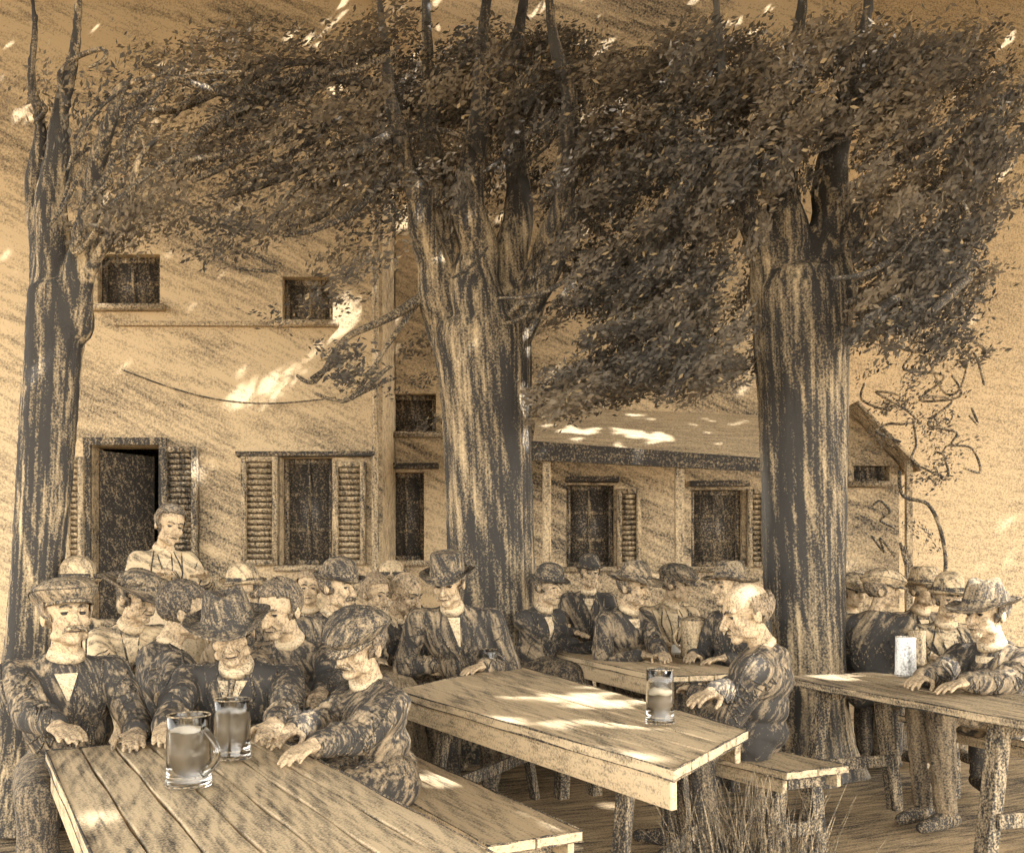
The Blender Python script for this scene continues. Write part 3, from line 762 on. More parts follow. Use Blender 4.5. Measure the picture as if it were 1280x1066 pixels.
# left foreground table
A = Vector((-1.44, 2.84)); d1 = Vector((.51, -.86)).normalized(); p1 = Vector((.86, .51)).normalized()
LT = [A, A+p1*.68, A+p1*.68+d1*2.1, A+d1*2.1]
table('plank table in the left foreground carrying two large glass mugs', LT, .70, -30, .2, 2.5, (.12, .8), planks=7)
# long centre table
MT = [T(492, 862), T(645, 831), T(936, 912), T(843, 962)]
table('long bright plank table running down the middle with one tall glass', [v2(v) for v in MT], .70, -24, .12, 4.0, (.15, .84), planks=5)
# its left bench and right bench
def rect_along(far_right, near_right, wdt, side=-1):
    a, b = Vector(far_right), Vector(near_right); d = (b-a).normalized(); n_ = Vector((-d.y, d.x))*wdt
    return [a-n_, a, b, b-n_] if side < 0 else [a, a+n_, b+n_, b]
BL = rect_along((-.60, 4.34), (.22, 2.85), .33)
table('wide empty bench in the foreground left of the long middle table', BL, .45, -29, .16, 3.5, (.1, .9), .06, 2, 'bench', 'bench', 'plank benches')
BR = rect_along((.42, 5.35), (1.27, 3.62), .34)
BR = [(.14, 5.22), (.40, 5.34), (1.40, 3.82), (1.10, 3.68)]
table('narrow bench along the right side of the long table where the bald man sits', BR, .45, -30, .2, 4.5, (.1, .93), .06, 2, 'bench', 'bench', 'plank benches')
# table behind on the right of the trunk
d2 = Vector((.34, -.94)).normalized(); n2 = Vector((.94, .34)).normalized(); a = Vector((.27, 6.3))
B2 = [a, a+n2*.62, a+n2*.62+d2*1.55, a+d2*1.55]
table('table behind the long one where five drinkers sit by the porch', B2, .70, -20, .14, 6, (.15, .85))
# table between the trunk and the bald head at the left
table('small table with a dark front at the left of the big trunk', [(-.95, 6.5), (-.33, 6.5), (-.33, 5.95), (-.95, 5.95)], .74, 90, .2, 6, (.2, .8), .16)
# right table and its bench
d3 = Vector((.375, -1.13)).normalized(); n3 = Vector((.95, .31)).normalized(); a = Vector((1.40, 4.86))
RT = [a, a+n3*.62, a+n3*.62+d3*1.75, a+d3*1.75]
table('plank table at the right edge in front of the right tree with a white mug', RT, .70, -18, .34, 4.5, (.12, .75), .05, hasapron=False)
a = Vector((2.16, 5.15)); RB = [a, a+n3*.3, a+n3*.3+d3*1.3, a+d3*1.3]
table('bench at the far right under the man in the dark hat', RB, .45, -18, .3, 5, (.1, .9), .05, 2, 'bench', 'bench', 'plank benches')

# ------------------------------------------------------------------ mugs and glasses
GL = plain((.80, .79, .76), .10, 1.0, 1.45)
def grass_tuft(label, c, n, h, sp):
    root = thing('grass_tuft', label, 'grass', (c[0], c[1], 0)); m = MB()
    for i in range(n):
        x, y = c[0]+random.gauss(0, sp[0]), c[1]+random.gauss(0, sp[1]); hh = h*random.uniform(.45, 1.1); lx, ly = random.gauss(0, .09), random.gauss(0, .06); w = random.uniform(.004, .010)
        a_ = random.uniform(0, 3.14); e = Vector((math.cos(a_)*w, math.sin(a_)*w, 0)); vs = []
        for k in range(5):
            t = k/4; p = Vector((x+lx*t*t, y+ly*t*t, hh*t*(1-.12*t))); vs += [p-e*(1-t*.9), p+e*(1-t*.9)]
        m.add(vs, [(2*k, 2*k+1, 2*k+3, 2*k+2) for k in range(4)])
    m.build('blades', chalk(.9, 3, 3), root); return root
def mug(label, loc, rr, h, handle=1, beer=.8, Y=3, facets=12, lid=False, cloudy=None, name='beer_mug', cat='mug', foam=True, group='beer mugs'):
    loc = Vector(loc); root = thing(name, label, cat, loc, group)
    m = MB(); M = Matrix.Translation(loc)
    n = 36
    def fac(v, r, t):
        if facets and .03 < v.z < h*.72 and r > rr*.95:
            k = .035*rr*abs(math.cos(facets*t/2)); s_ = (r-k)/r; v.x *= s_; v.y *= s_
        return v
    pr = [(.001, .004), (rr*.9, .004), (rr*1.04, .008), (rr*1.04, .022), (rr, .03), (rr, h*.5), (rr*.985, h*.72), (rr*.96, h*.78), (rr*.96, h), (rr*.92, h+.001), (rr*.90, h*.78), (rr*.90, h*.4), (rr*.88, .03), (rr*.6, .026), (.001, .026)]
    m.lathe([(rr*1.0 if False else a, b) for a, b in pr], M, 1, 1, 48, fac)
    gm = GL if not cloudy else cloudy
    m.build('glass', gm, root)
    if beer:
        b = MB(); b.lathe([(.001, .029), (rr*.86, .032), (rr*.885, h*.4), (rr*.885, h*beer), (.001, h*beer)], M, 1, 1, 36); b.build('beer', plain((.20, .16, .115), .2, .3, 1.34), root)
        if foam:
            f_ = MB(); f_.lathe([(.001, h*beer+.001), (rr*.88, h*beer+.001), (rr*.88, h*beer+.014), (rr*.5, h*beer+.02), (.001, h*beer+.021)], M, 1, 1, 30, lambda v, r, t: v+Vector((0, 0, .003*math.sin(t*5+r*99)))); f_.build('foam', plain((.50, .44, .34), .9), root)
    for zz, q in ((h, .95), (.012, 1.045)):
        rm = MB(); rm.tube([loc+Vector((rr*q*math.cos(t), rr*q*math.sin(t), zz)) for t in [2*math.pi*k/32 for k in range(33)]], [.0022]*33, 6); rm.build('rim', chalk(.8, Y, 10), root)
    if handle:
        hd = MB(); a = handle
        pts = [Vector((math.cos(a)*(rr*.97+.048*math.sin(math.pi*q/10)), math.sin(a)*(rr*.97+.048*math.sin(math.pi*q/10)), h*(.83-.062*q))) for q in range(11)]
        hd.tube([loc+p for p in pts], [.0085]*11, 10, True); hd.build('handle', gm, root)
    if lid:
        ld = MB(); ld.lathe([(.001, h+.03), (rr*.4, h+.028), (rr*.9, h+.012), (rr*1.03, h+.003), (rr*.9, h+.002), (.001, h+.002)], M, 1, 1, 30); ld.ell(loc+Vector((0, 0, h+.035)), (.01, .01, .01)); ld.build('lid', chalk(.85, Y, 30), root)
    return root
q = T(236, 984, .703); mug('tall ribbed beer mug nearest the viewer on the left table', q, .055, .185, -.5, .78, 2.5)
q = T(290, 950, .703); mug('grey beer mug standing just behind and right of the nearest one', q, .052, .178, 0, .9, 2.7, foam=False)
q = T(825, 906, .703); mug('clear straight glass alone on the long middle table', q, .050, .20, 0, .55, 3.5, 0, name='beer_glass', cat='glass', group=None)
q = T(1132, 846, .703); mug('white mug shining in the sun on the right table', q, .052, .21, 0, .85, 5, cloudy=chalk(.16, 5, 3, base=(.84, .84, .82), rough=.4), foam=False)
q = T(868, 822, .703); mug('big lidded tankard standing among the drinkers at the rear table', q, .085, .24, 2.8, 0, 6, lid=True, cloudy=chalk(.45, 6, 3), group='beer mugs')
q = T(860, 816, .703); mug('small pale cup beside the big tankard on the rear table', q+Vector((-.1, -.1, 0)), .03, .07, 0, 0, 6, 0, cloudy=plain((.8, .78, .72), .4, 0), name='cup', cat='cup', group=None)
q = T(1146, 832, .703); mug('second dark mug behind the white one on the right table', q, .050, .21, 1.2, .6, 5, cloudy=chalk(.4, 5, 3, rough=.4), foam=False)
q = T(585, 838, .703); mug('plain half empty mug beside the resting hands of the man in the flat-topped hat', q+Vector((.12, .0, 0)), .042, .12, .4, .4, 5)

grass_tuft('dark rough tuft of tall grass at the near end of the long table', (.73, 2.90), 620, .64, (.10, .075))
# ------------------------------------------------------------------ trees
BARK = (.60, .46, .28)
def trunk_rows(rows, Y, seed, seg=56, sub=14):
    """rows: (py, left px, right px) -> ridged trunk mesh, round in plan"""
    m = MB(); pts = []
    for i in range(len(rows)-1):
        for k in range(sub):
            t = k/sub; pts.append([rows[i][j]*(1-t)+rows[i+1][j]*t for j in range(3)])
    pts.append(list(rows[-1]))
    vs = []; fs = []
    for py, l, r in pts:
        c = W((l+r)/2, py, Y); rad = (r-l)/2/F*Y; z = c.z
        for k in range(seg):
            t = 2*math.pi*k/seg
            cx_, sy_ = math.cos(t), math.sin(t)
            n1 = NZ.noise(Vector((cx_*5.5+seed, sy_*5.5, z*.9))); n2 = NZ.noise(Vector((cx_*14, sy_*14+seed, z*2.2))); n3 = NZ.noise(Vector((cx_*2, sy_*2, z*.6+seed)))
            flare = .35*math.exp(-max(z, 0)/.22)*(.6+.4*math.cos(5*t+seed))
            q = rad*(1+.05*n1+.04*abs(n2)*-1+.03*n3+flare)
            vs.append((c.x+cx_*q, c.y+sy_*q, z))
    for i in range(len(pts)-1):
        for k in range(seg): fs.append(((i+1)*seg+k, (i+1)*seg+(k+1) % seg, i*seg+(k+1) % seg, i*seg+k))
    L_ = len(vs); fs.append(tuple(range(seg))); fs.append(tuple(range(L_-1, L_-seg-1, -1)))
    m.add(vs, fs); return m
def limb(m, pts, n=12):
    """pts: (px,py,Y,radius px)"""
    P = [W(p[0], p[1], p[2]) for p in pts]; Rr = [p[3]/F*p[2] for p in pts]
    Q = []; q = []
    for i in range(len(P)-1):
        for k in range(6):
            t = k/6; a = P[max(i-1, 0)]; b = P[i]; c = P[i+1]; d = P[min(i+2, len(P)-1)]
            v = 0.5*((2*b)+(-a+c)*t+(2*a-5*b+4*c-d)*t*t+(-a+3*b-3*c+d)*t**3)
            r_ = Rr[i]*(1-t)+Rr[i+1]*t
            v = v+Vector((NZ.noise(v*3), NZ.noise(v*3+Vector((9, 0, 0))), NZ.noise(v*3+Vector((0, 9, 0)))))*r_*.6
            Q.append(v); q.append(r_)
    Q.append(P[-1]); q.append(Rr[-1]); m.tube(Q, q, n, True)

LEAF = {}
def leaf_mat(name, lo, hi, tanp):
    m = bpy.data.materials.new(name); m.use_nodes = True; nt = m.node_tree; b = nt.nodes['Principled BSDF']
    ge = nt.nodes.new('ShaderNodeNewGeometry'); cr = nt.nodes.new('ShaderNodeValToRGB')
    e = cr.color_ramp.elements; e[0].color = (*lo, 1); e[1].position = 1-tanp; e[1].color = (*hi, 1)
    k = e.new(.5*(1-tanp)); k.color = tuple((a+c)/2*.8 for a, c in zip(lo, hi))+(1,)
    k = e.new(min(.999, 1-tanp+.02)); k.color = (.30, .225, .125, 1)
    nt.links.new(ge.outputs['Random Per Island'], cr.inputs[0]); 
    at = nt.nodes.new('ShaderNodeAttribute'); at.attribute_name = 'age'
    mx = nt.nodes.new('ShaderNodeMix'); mx.data_type = 'RGBA'; nt.links.new(at.outputs['Fac'], mx.inputs[0]); nt.links.new(cr.outputs[0], mx.inputs[6])
    m2 = nt.nodes.new('ShaderNodeMix'); m2.data_type = 'RGBA'; m2.inputs[0].default_value = .42; nt.links.new(cr.outputs[0], m2.inputs[6]); m2.inputs[7].default_value = (.27, .20, .12, 1)
    nt.links.new(m2.outputs[2], mx.inputs[7]); nt.links.new(mx.outputs[2], b.inputs['Base Color'])
    b.inputs['Roughness'].default_value = .8; b.inputs['Specular IOR Level'].default_value = .2
    return m
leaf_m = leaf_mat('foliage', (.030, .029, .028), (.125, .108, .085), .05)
class Crown:
    def __init__(s): s.c = []; s.u = []; s.v = []; s.t = []
    def sprays(s, cx, cy, rx, ry, n, ang, Y0, Y1, per=92, size=1.0, spread=16, clen=60):
        """n leafy shoots inside an uneven volume; ang = how steeply the shoots rise to the right in degrees"""
        n = int(n*(.52 if cx < 480 else .88)); th = rng.uniform(0, 2*np.pi, n); rr = np.sqrt(rng.uniform(0, 1, n)); jag = 1+.22*np.sin(3*th+cx)+.12*np.sin(7*th+cy)
        px = cx+np.cos(th)*rr*rx*jag; py = cy+np.sin(th)*rr*ry*jag; Y = rng.uniform(Y0, Y1, n)
        if 470 < cx < 735 and cy < 420: Y = np.where(rng.uniform(0, 1, n) < .78, rng.uniform(6.6, 7.8, n), Y)
        qa = np.radians(ang); qx = px*np.sin(qa)+py*np.cos(qa); ql = px*np.cos(qa)-py*np.sin(qa)
        gate = np.array([NZ.noise(Vector((qx[i]/34, ql[i]/120, cx*0))) + .5*NZ.noise(Vector((qx[i]/13, ql[i]/50, 4))) for i in range(n)])
        ok = gate > (.0 if cx < 480 else -.13); px, py, Y = px[ok], py[ok], Y[ok]; n = len(px)
        if n == 0: return
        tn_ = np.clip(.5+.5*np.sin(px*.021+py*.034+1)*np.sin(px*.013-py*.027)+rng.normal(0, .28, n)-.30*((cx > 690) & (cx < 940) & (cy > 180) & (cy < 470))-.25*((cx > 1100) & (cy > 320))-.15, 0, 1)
        if cx < 480 and cy < 420: clen, spread = 120, 11
        for i in range(n):
            a = np.radians(ang+rng.normal(0, 12)); L = clen*rng.uniform(.5, 1.4)
            t = rng.uniform(-.5, .5, per)*L
            bend = .004*(t**2)*rng.normal(0, .6)
            sc = F/Y[i]
            x = (px[i]+t*np.cos(a)-CX)/sc+rng.normal(0, spread/3, per)/sc
            z = HC-((py[i]-t*np.sin(a)+bend)-HY)/sc+rng.normal(0, spread/3, per)/sc
            y = Y[i]+rng.normal(0, .10, per)
            la = a+rng.normal(0, .55, per); l = .0205*size*rng.uniform(.6, 1.35, per); w_ = l*rng.uniform(.26, .5, per)
            dy = rng.normal(0, .35, per)
            u = np.stack([np.cos(la), dy, np.sin(la)], 1); u /= np.linalg.norm(u, axis=1)[:, None]
            nn = np.stack([rng.normal(0, .6, per), -np.ones(per), rng.normal(0, .6, per)], 1); v = np.cross(u, nn); v /= np.linalg.norm(v, axis=1)[:, None]
            s.c.append(np.stack([x, y, z], 1)); s.u.append(u*l[:, None]); s.v.append(v*w_[:, None]); s.t.append(np.full(per, tn_[i]))
    def canopy(s, x0, x1, y0, y1, zf, n, size=.2):
        x = rng.uniform(x0, x1, n); y = rng.uniform(y0, y1, n); z = zf(x, y)+rng.uniform(0, 1.3, n)
        u = rng.normal(0, 1, (n, 3)); u[:, 2] *= .3; u /= np.linalg.norm(u, axis=1)[:, None]
        nn = rng.normal(0, .5, (n, 3)); nn[:, 2] += 1; v = np.cross(nn, u); v /= np.linalg.norm(v, axis=1)[:, None]
        l = size*rng.uniform(.6, 1.3, n)
        s.c.append(np.stack([x, y, z], 1)); s.u.append(u*l[:, None]); s.v.append(v*(l*.45)[:, None]); s.t.append(np.full(n, .3))
    def build(s, root, gaps, name='crown'):
        c = np.concatenate(s.c); u = np.concatenate(s.u); v = np.concatenate(s.v); tt = np.concatenate(s.t)
        sv = np.array(SUN); keep = np.ones(len(c), bool)
        for (p, r_) in gaps:
            d = c-np.array(p); t = d@sv; q = np.linalg.norm(d-t[:, None]*sv, axis=1); keep &= ~((t > .1) & (q < r_*.72+np.linalg.norm(u, axis=1)*.3))
        keep &= c[:, 2] > .3
        c, u, v, tt = c[keep], u[keep], v[keep], tt[keep]; n = len(c)
        bend = np.cross(u, v); bend *= (.25*np.linalg.norm(v, axis=1)/np.maximum(np.linalg.norm(bend, axis=1), 1e-9))[:, None]
        P = np.stack([c-u, c-u*.1+v, c+u, c-u*.1-v], 1)
        P[:, 1] += bend; P[:, 3] += bend
        P = P.reshape(-1, 3)-np.array(parent_loc(root))
        me = bpy.data.meshes.new(name); me.vertices.add(n*4); me.vertices.foreach_set('co', P.ravel().astype(np.float32))
        me.loops.add(n*4); me.loops.foreach_set('vertex_index', np.arange(n*4, dtype=np.int32))
        me.polygons.add(n); me.polygons.foreach_set('loop_start', np.arange(0, n*4, 4, dtype=np.int32)); me.polygons.foreach_set('loop_total', np.full(n, 4, np.int32))
        at = me.attributes.new('age', 'FLOAT', 'FACE'); at.data.foreach_set('value', tt.astype(np.float32))
        me.materials.append(leaf_m); me.update(); me.validate()
        o = bpy.data.objects.new(name, me); COL.objects.link(o); o.parent = root; return o

# where the sun comes through: (point, radius)
GAPS = [(W(430, 396, 9), .17), (W(412, 405, 9), .12), (W(300, 490, 9), .14), (W(335, 478, 9), .08), (W(240, 600, 9), .10),
        (T(690, 872), .16), (T(725, 880), .16), (T(650, 900), .12), (T(612, 897), .10), (T(760, 905), .12), (T(780, 865), .10), (T(790, 940), .09),(T(700, 905), .12),
        (W(752, 508, 9), .18), (W(835, 525, 9), .24), (W(800, 522, 9), .14), (W(960, 815, 3.6), .14), (W(945, 740, 3.6), .06), (W(730, 728, 6.4), .08), (W(728, 780, 6.2), .10),
        (T(1090, 850), .14), (T(1130, 846), .12), (T(1050, 845), .12), (W(1132, 815, 4.8), .10),
        (T(1010, 1000, 0), .20), (T(1050, 1006, 0), .22), (T(1090, 1010, 0), .22), (T(1130, 1018, 0), .20), (T(1165, 1022, 0), .16), (W(650, 510, 6.4), .12), (W(650, 560, 6.4), .08), (W(660, 430, 6.4), .10), (W(715, 310, 6.5), .12), (W(735, 290, 6.5), .10),
        (W(345, 920, 3.1), .08), (W(500, 880, 3.2), .07), (W(470, 745, 5.2), .07), (W(560, 470, 6.3), .08)]
# centre tree
YC = 6.5
ct_ = thing('chestnut_tree', 'great central tree with a broad fluted trunk dividing into a fan of limbs', 'tree', (W(612, 800, YC).x, YC, 0), 'big shade trees')
m = trunk_rows([(960, 548, 676), (900, 556, 672), (830, 560, 669), (700, 559, 668), (600, 556, 666), (540, 554, 664), (470, 548, 664), (430, 541, 664), (410, 545, 662), (398, 570, 640)], YC, 3)
for pts in [[(578, 455, YC, 36), (556, 390, YC, 28), (533, 300, YC-.1, 19), (512, 220, YC-.2, 13), (490, 130, YC-.3, 9), (478, 40, YC-.4, 5), (470, -70, YC-.4, 3)],
            [(585, 440, YC-.05, 36), (568, 340, YC+.1, 27), (552, 260, YC+.1, 19), (540, 170, YC+.2, 12), (535, 60, YC+.2, 7), (528, -70, YC+.2, 4)],
            [(600, 430, YC-.1, 42), (600, 340, YC-.1, 30), (590, 260, YC-.15, 21), (596, 170, YC-.2, 15), (604, 60, YC-.3, 8), (615, -80, YC-.3, 4)],
            [(622, 440, YC+.1, 38), (640, 330, YC+.1, 24), (650, 240, YC+.2, 16), (640, 140, YC+.2, 12), (650, 30, YC+.3, 7), (662, -80, YC+.3, 4)],
            [(634, 450, YC, 28), (668, 350, YC, 19), (696, 270, YC-.1, 14), (712, 190, YC-.2, 12), (705, 100, YC-.3, 10), (690, 20, YC-.3, 6), (684, -80, YC-.3, 4)],
            [(645, 430, YC, 20), (690, 340, YC-.2, 11), (722, 262, YC-.3, 8), (770, 190, YC-.4, 6), (830, 150, YC-.5, 4)]]: limb(m, pts, 16)
remesh(m, 'trunk', chalk(1.04, 6.5, 2, base=BARK, amp=.8, big=.8, stroke=1.6, bump=.8, grit=1.5, run=45.0, tint=(.20, .20, .20)), ct_, .017, 2, .012, .05)
b = MB()
for pts in [[(512, 225, YC-.2, 9), (460, 150, 6.2, 7), (400, 160, 5.9, 5), (300, 190, 5.6, 5), (190, 205, 5.3, 3)],
            [(490, 110, YC-.3, 8), (430, 100, 6, 7), (340, 120, 5.8, 6), (260, 160, 5.5, 5), (215, 215, 5.3, 3)],
            [(480, 60, YC-.4, 6), (380, 95, 5.8, 6), (280, 118, 5.5, 6), (180, 80, 5.2, 3)],
            [(545, 225, YC+.1, 7), (480, 180, 6.1, 6), (430, 180, 6, 4), (370, 235, 5.9, 3), (330, 290, 5.7, 2)],
            [(600, 68, YC-.6, 2.6), (560, 90, 5.8, 2.4), (512, 112, 5.8, 2), (400, 135, 5.7, 2), (330, 120, 5.6, 2)],
            [(600, 68, YC-.6, 2.6), (660, 84, 5.9, 2.5), (730, 80, 5.9, 2.5), (802, 60, 5.8, 2.4), (835, 80, 5.8, 2.2), (829, 103, 5.8, 2.2), (890, 104, 5.8, 2.5), (946, 134, 5.8, 3.5)],
            [(640, 390, 6.1, 5), (655, 378, 6, 4), (668, 384, 5.9, 3), (650, 400, 5.9, 3), (630, 405, 5.9, 2)],
            [(534, 370, YC, 8), (480, 400, 6.3, 5), (430, 425, 6.2, 4), (395, 475, 6.1, 3), (372, 470, 6.1, 2)],
            [(520, 380, YC, 5), (480, 440, 6.3, 3), (440, 495, 6.2, 3), (420, 500, 6.2, 2), (395, 492, 6.2, 2)],
            [(700, 250, YC, 7), (760, 300, 6.2, 5), (830, 330, 6, 4), (880, 400, 5.9, 3)],
            [(700, 330, YC, 5), (760, 400, 6.3, 4), (800, 450, 6.2, 3), (830, 470, 6.2, 2)],
            [(350, 330, 5.8, 2.2), (318, 318, 5.8, 2.2), (345, 338, 5.8, 2.2), (296, 335, 5.8, 2.2)],
            [(545, 260, 6.4, 5), (600, 200, 6.2, 4), (560, 165, 6.1, 4), (480, 170, 6, 3)]]: b = MB(); limb(b, pts, 8); b.build('branch', chalk(.95, 6, 60, base=BARK, amp=.4), ct_)
def sweeps(root, n, x0, x1, y0, y1, a0, a1, Y0, Y1, L0=70, L1=200, r0=2.2, r1=5.5):
    """slim dark boughs sweeping through the crown"""
    for _ in range(n):
        x, y, a, L, Y = random.uniform(x0, x1), random.uniform(y0, y1), R(random.uniform(a0, a1)), random.uniform(L0, L1), random.uniform(Y0, Y1)
        c = random.uniform(-.16, .16); rr_ = random.uniform(r0, r1); p = []
        for k in range(5):
            t = k/4-.5; p.append((x+t*L*math.cos(a)+c*L*math.sin(a)*(1-4*t*t), y-t*L*math.sin(a)+c*L*math.cos(a)*(1-4*t*t), Y+.3*t, rr_*(.35+.65*math.sin(math.pi*(k+.7)/5.4))))
        b_ = MB(); limb(b_, p, 7); b_.build('branch', chalk(1.0, 6, 60, base=BARK, amp=.3), root)
sweeps(ct_, 20, 200, 460, 70, 300, 18, 42, 5.3, 6.4)
sweeps(ct_, 14, 480, 900, 80, 420, 15, 55, 5.2, 6.4, 50, 130, 1.8, 4)
sweeps(ct_, 4, 400, 470, 430, 490, 20, 50, 6.0, 6.4, 40, 70, 2, 4)
CR = Crown(); S = CR.sprays
for cx, cy, rx, ry, n, a in [(260, 60, 80, 22, 28, 20), (330, 105, 110, 40, 75, 28), (235, 92, 55, 12, 24, 0), (190, 195, 55, 22, 22, 20), (260, 225, 95, 50, 70, 30), (330, 175, 120, 55, 95, 30), (420, 120, 90, 60, 90, 35),
        (430, 235, 100, 65, 100, 30), (330, 290, 60, 20, 14, 30), (470, 320, 55, 35, 34, 28), (470, 290, 60, 30, 30, 28), (430, 455, 42, 32, 26, 38), (520, 420, 26, 14, 4, 30), (500, 170, 70, 80, 75, 40), (600, 120, 95, 62, 130, 40), (690, 120, 95, 62, 110, 35), (600, 240, 70, 60, 42, 60),
        (700, 190, 70, 50, 60, 40), (790, 105, 95, 50, 110, 30), (800, 215, 85, 70, 150, 35), (770, 320, 65, 50, 100, 40), (840, 330, 70, 75, 150, 38), (800, 425, 85, 55, 120, 30), (850, 460, 70, 34, 62, 25), (720, 430, 40, 70, 46, 30), (705, 490, 34, 26, 26, 20), (770, 480, 60, 22, 26, 10),
        (400, 385, 40, 14, 9, 25), (360, 330, 40, 18, 10, 30), (440, 62, 90, 22, 40, 25), (640, 62, 90, 18, 40, 15), (200, 140, 50, 45, 26, 32)]: S(cx, cy, rx, ry, n, a, 5.2, 7.3)
S(520, 505, 34, 26, 16, 30, 8, 9)
CR.canopy(-8, 2.2, -3.5, 9.0, lambda x, y: np.maximum(4.6, 1.25+.645*np.maximum(y, 0)+1.3), 16000, .26)
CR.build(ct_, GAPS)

# right tree
YR = 5.8
rt_ = thing('chestnut_tree', 'tall right-hand tree with a straight dark trunk in front of the shed', 'tree', (W(1005, 800, YR).x, YR, 0), 'big shade trees')
m = trunk_rows([(985, 944, 1066), (930, 952, 1060), (850, 957, 1055), (700, 955, 1055), (600, 953, 1057), (500, 950, 1058), (430, 945, 1060), (370, 944, 1060), (345, 952, 1052), (335, 975, 1030)], YR, 8)
for pts in [[(972, 390, YR, 27), (940, 280, YR, 17), (918, 220, YR-.1, 12), (905, 150, YR-.2, 9), (900, 70, YR-.2, 6), (890, -60, YR-.2, 3)],
            [(993, 380, YR, 36), (980, 260, YR, 22), (975, 180, YR+.1, 16), (990, 100, YR+.1, 11), (1000, 20, YR+.1, 7), (1008, -80, YR+.1, 4)],
            [(1026, 390, YR, 34), (1035, 260, YR, 25), (1045, 190, YR-.1, 18), (1060, 110, YR-.2, 13), (1080, 30, YR-.2, 7), (1096, -80, YR-.2, 4)],
            [(1040, 370, YR, 18), (1075, 260, YR-.2, 10), (1110, 210, YR-.4, 8), (1180, 160, YR-.6, 6)]]: limb(m, pts, 16)
remesh(m, 'trunk', chalk(1.04, 6, 2, base=BARK, amp=.8, big=.8, stroke=1.6, bump=.8, grit=1.5, run=45.0, tint=(.22, .215, .20)), rt_, .016, 2, .012, .05)
b = MB()
for pts in [[(1110, 205, 5.4, 3), (1092, 150, 5.3, 2.4), (1065, 205, 5.3, 2.2), (1100, 208, 5.2, 2.2), (1108, 190, 5.2, 2)],
            [(1130, 200, 5.4, 5), (1190, 245, 5.2, 4), (1210, 270, 5.1, 3.4), (1195, 290, 5.1, 3), (1232, 310, 5, 3), (1195, 305, 5, 2.5), (1230, 340, 5, 2.5)],
            [(1060, 430, 5.5, 3), (1100, 415, 5.4, 3), (1150, 380, 5.3, 3.4), (1190, 330, 5.2, 4)],
            [(918, 225, 5.7, 6), (890, 255, 5.6, 4), (905, 250, 5.6, 3), (940, 230, 5.6, 2)]]: b = MB(); limb(b, pts, 8); b.build('branch', chalk(.95, 5.5, 60, base=BARK, amp=.4), rt_)
sweeps(rt_, 9, 1090, 1190, 300, 400, 25, 45, 4.9, 5.5, 60, 130, 3, 7)
sweeps(rt_, 9, 940, 1190, 90, 260, 20, 50, 5.0, 6.0, 50, 120, 1.8, 4)
CR = Crown(); S = CR.sprays
for cx, cy, rx, ry, n, a in [(905, 110, 65, 55, 70, 40), (985, 105, 90, 50, 110, 35), (1020, 140, 80, 45, 100, 35), (905, 210, 55, 50, 80, 40), (890, 400, 45, 70, 70, 35), (935, 300, 22, 40, 10, 60), (990, 210, 40, 40, 24, 60), (1090, 110, 90, 50, 105, 35), (1170, 110, 65, 48, 75, 35), (1150, 200, 75, 55, 100, 38),
        (1200, 190, 40, 70, 60, 50), (1100, 290, 40, 50, 30, 45), (1150, 290, 70, 45, 60, 38), (1150, 335, 45, 40, 80, 38), (1130, 375, 55, 22, 55, 36), (1110, 410, 40, 20, 20, 34), (1195, 400, 35, 26, 12, 35), (1215, 320, 24, 60, 12, 30), (1160, 60, 70, 18, 26, 30), (1010, 60, 110, 18, 46, 30), (870, 60, 60, 18, 26, 30), (1180, 440, 45, 26, 10, 30), (1235, 150, 35, 70, 30, 40), (1225, 250, 30, 60, 22, 40), (150, 150, 60, 50, 0, 30)]: S(cx, cy, rx, ry, n, a, 4.8, 6.8)
CR.canopy(2.2, 15, -4.5, 12.6, lambda x, y: np.maximum(4.6, 1.25+.645*np.maximum(y, 0)+1.3), 26000, .27)
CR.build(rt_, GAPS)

# left tree, partly out of the picture
YF = 4.6
lt_ = thing('chestnut_tree', 'leaning tree at the left edge with long vertical furrows and few leaves', 'tree', (W(40, 800, YF).x, YF, 0), 'big shade trees')
m = trunk_rows([(1030, -30, 82), (930, -10, 76), (800, 10, 74), (700, 18, 78), (600, 24, 88), (520, 28, 94), (440, 34, 100), (390, 36, 108), (365, 40, 114), (350, 60, 96)], YF, 12)
for pts in [[(64, 400, YF, 27), (64, 280, YF, 20), (72, 200, YF, 16), (78, 140, YF, 10), (92, 60, YF-.1, 6.5), (100, -30, YF-.2, 4)],
            [(84, 400, YF, 26), (104, 300, YF-.1, 15), (118, 220, YF-.2, 12), (140, 150, YF-.3, 8), (150, 110, YF-.3, 5), (210, 90, YF-.3, 3)],
            [(56, 380, YF, 18), (45, 240, YF+.1, 13), (52, 160, YF+.1, 7), (38, 95, YF, 5), (44, 20, YF, 3.5), (30, -40, YF, 2)],
            [(98, 380, YF, 10), (132, 300, YF-.2, 6), (160, 250, YF-.3, 5), (175, 200, YF-.3, 4), (200, 170, YF-.3, 3)]]: limb(m, pts, 14)
remesh(m, 'trunk', chalk(1.0, 4.5, -3, base=BARK, amp=1.0, big=.8, stroke=1.8, bump=.8, grit=1.5, run=45.0), lt_, .013, 2, .012, .05)
b = MB()
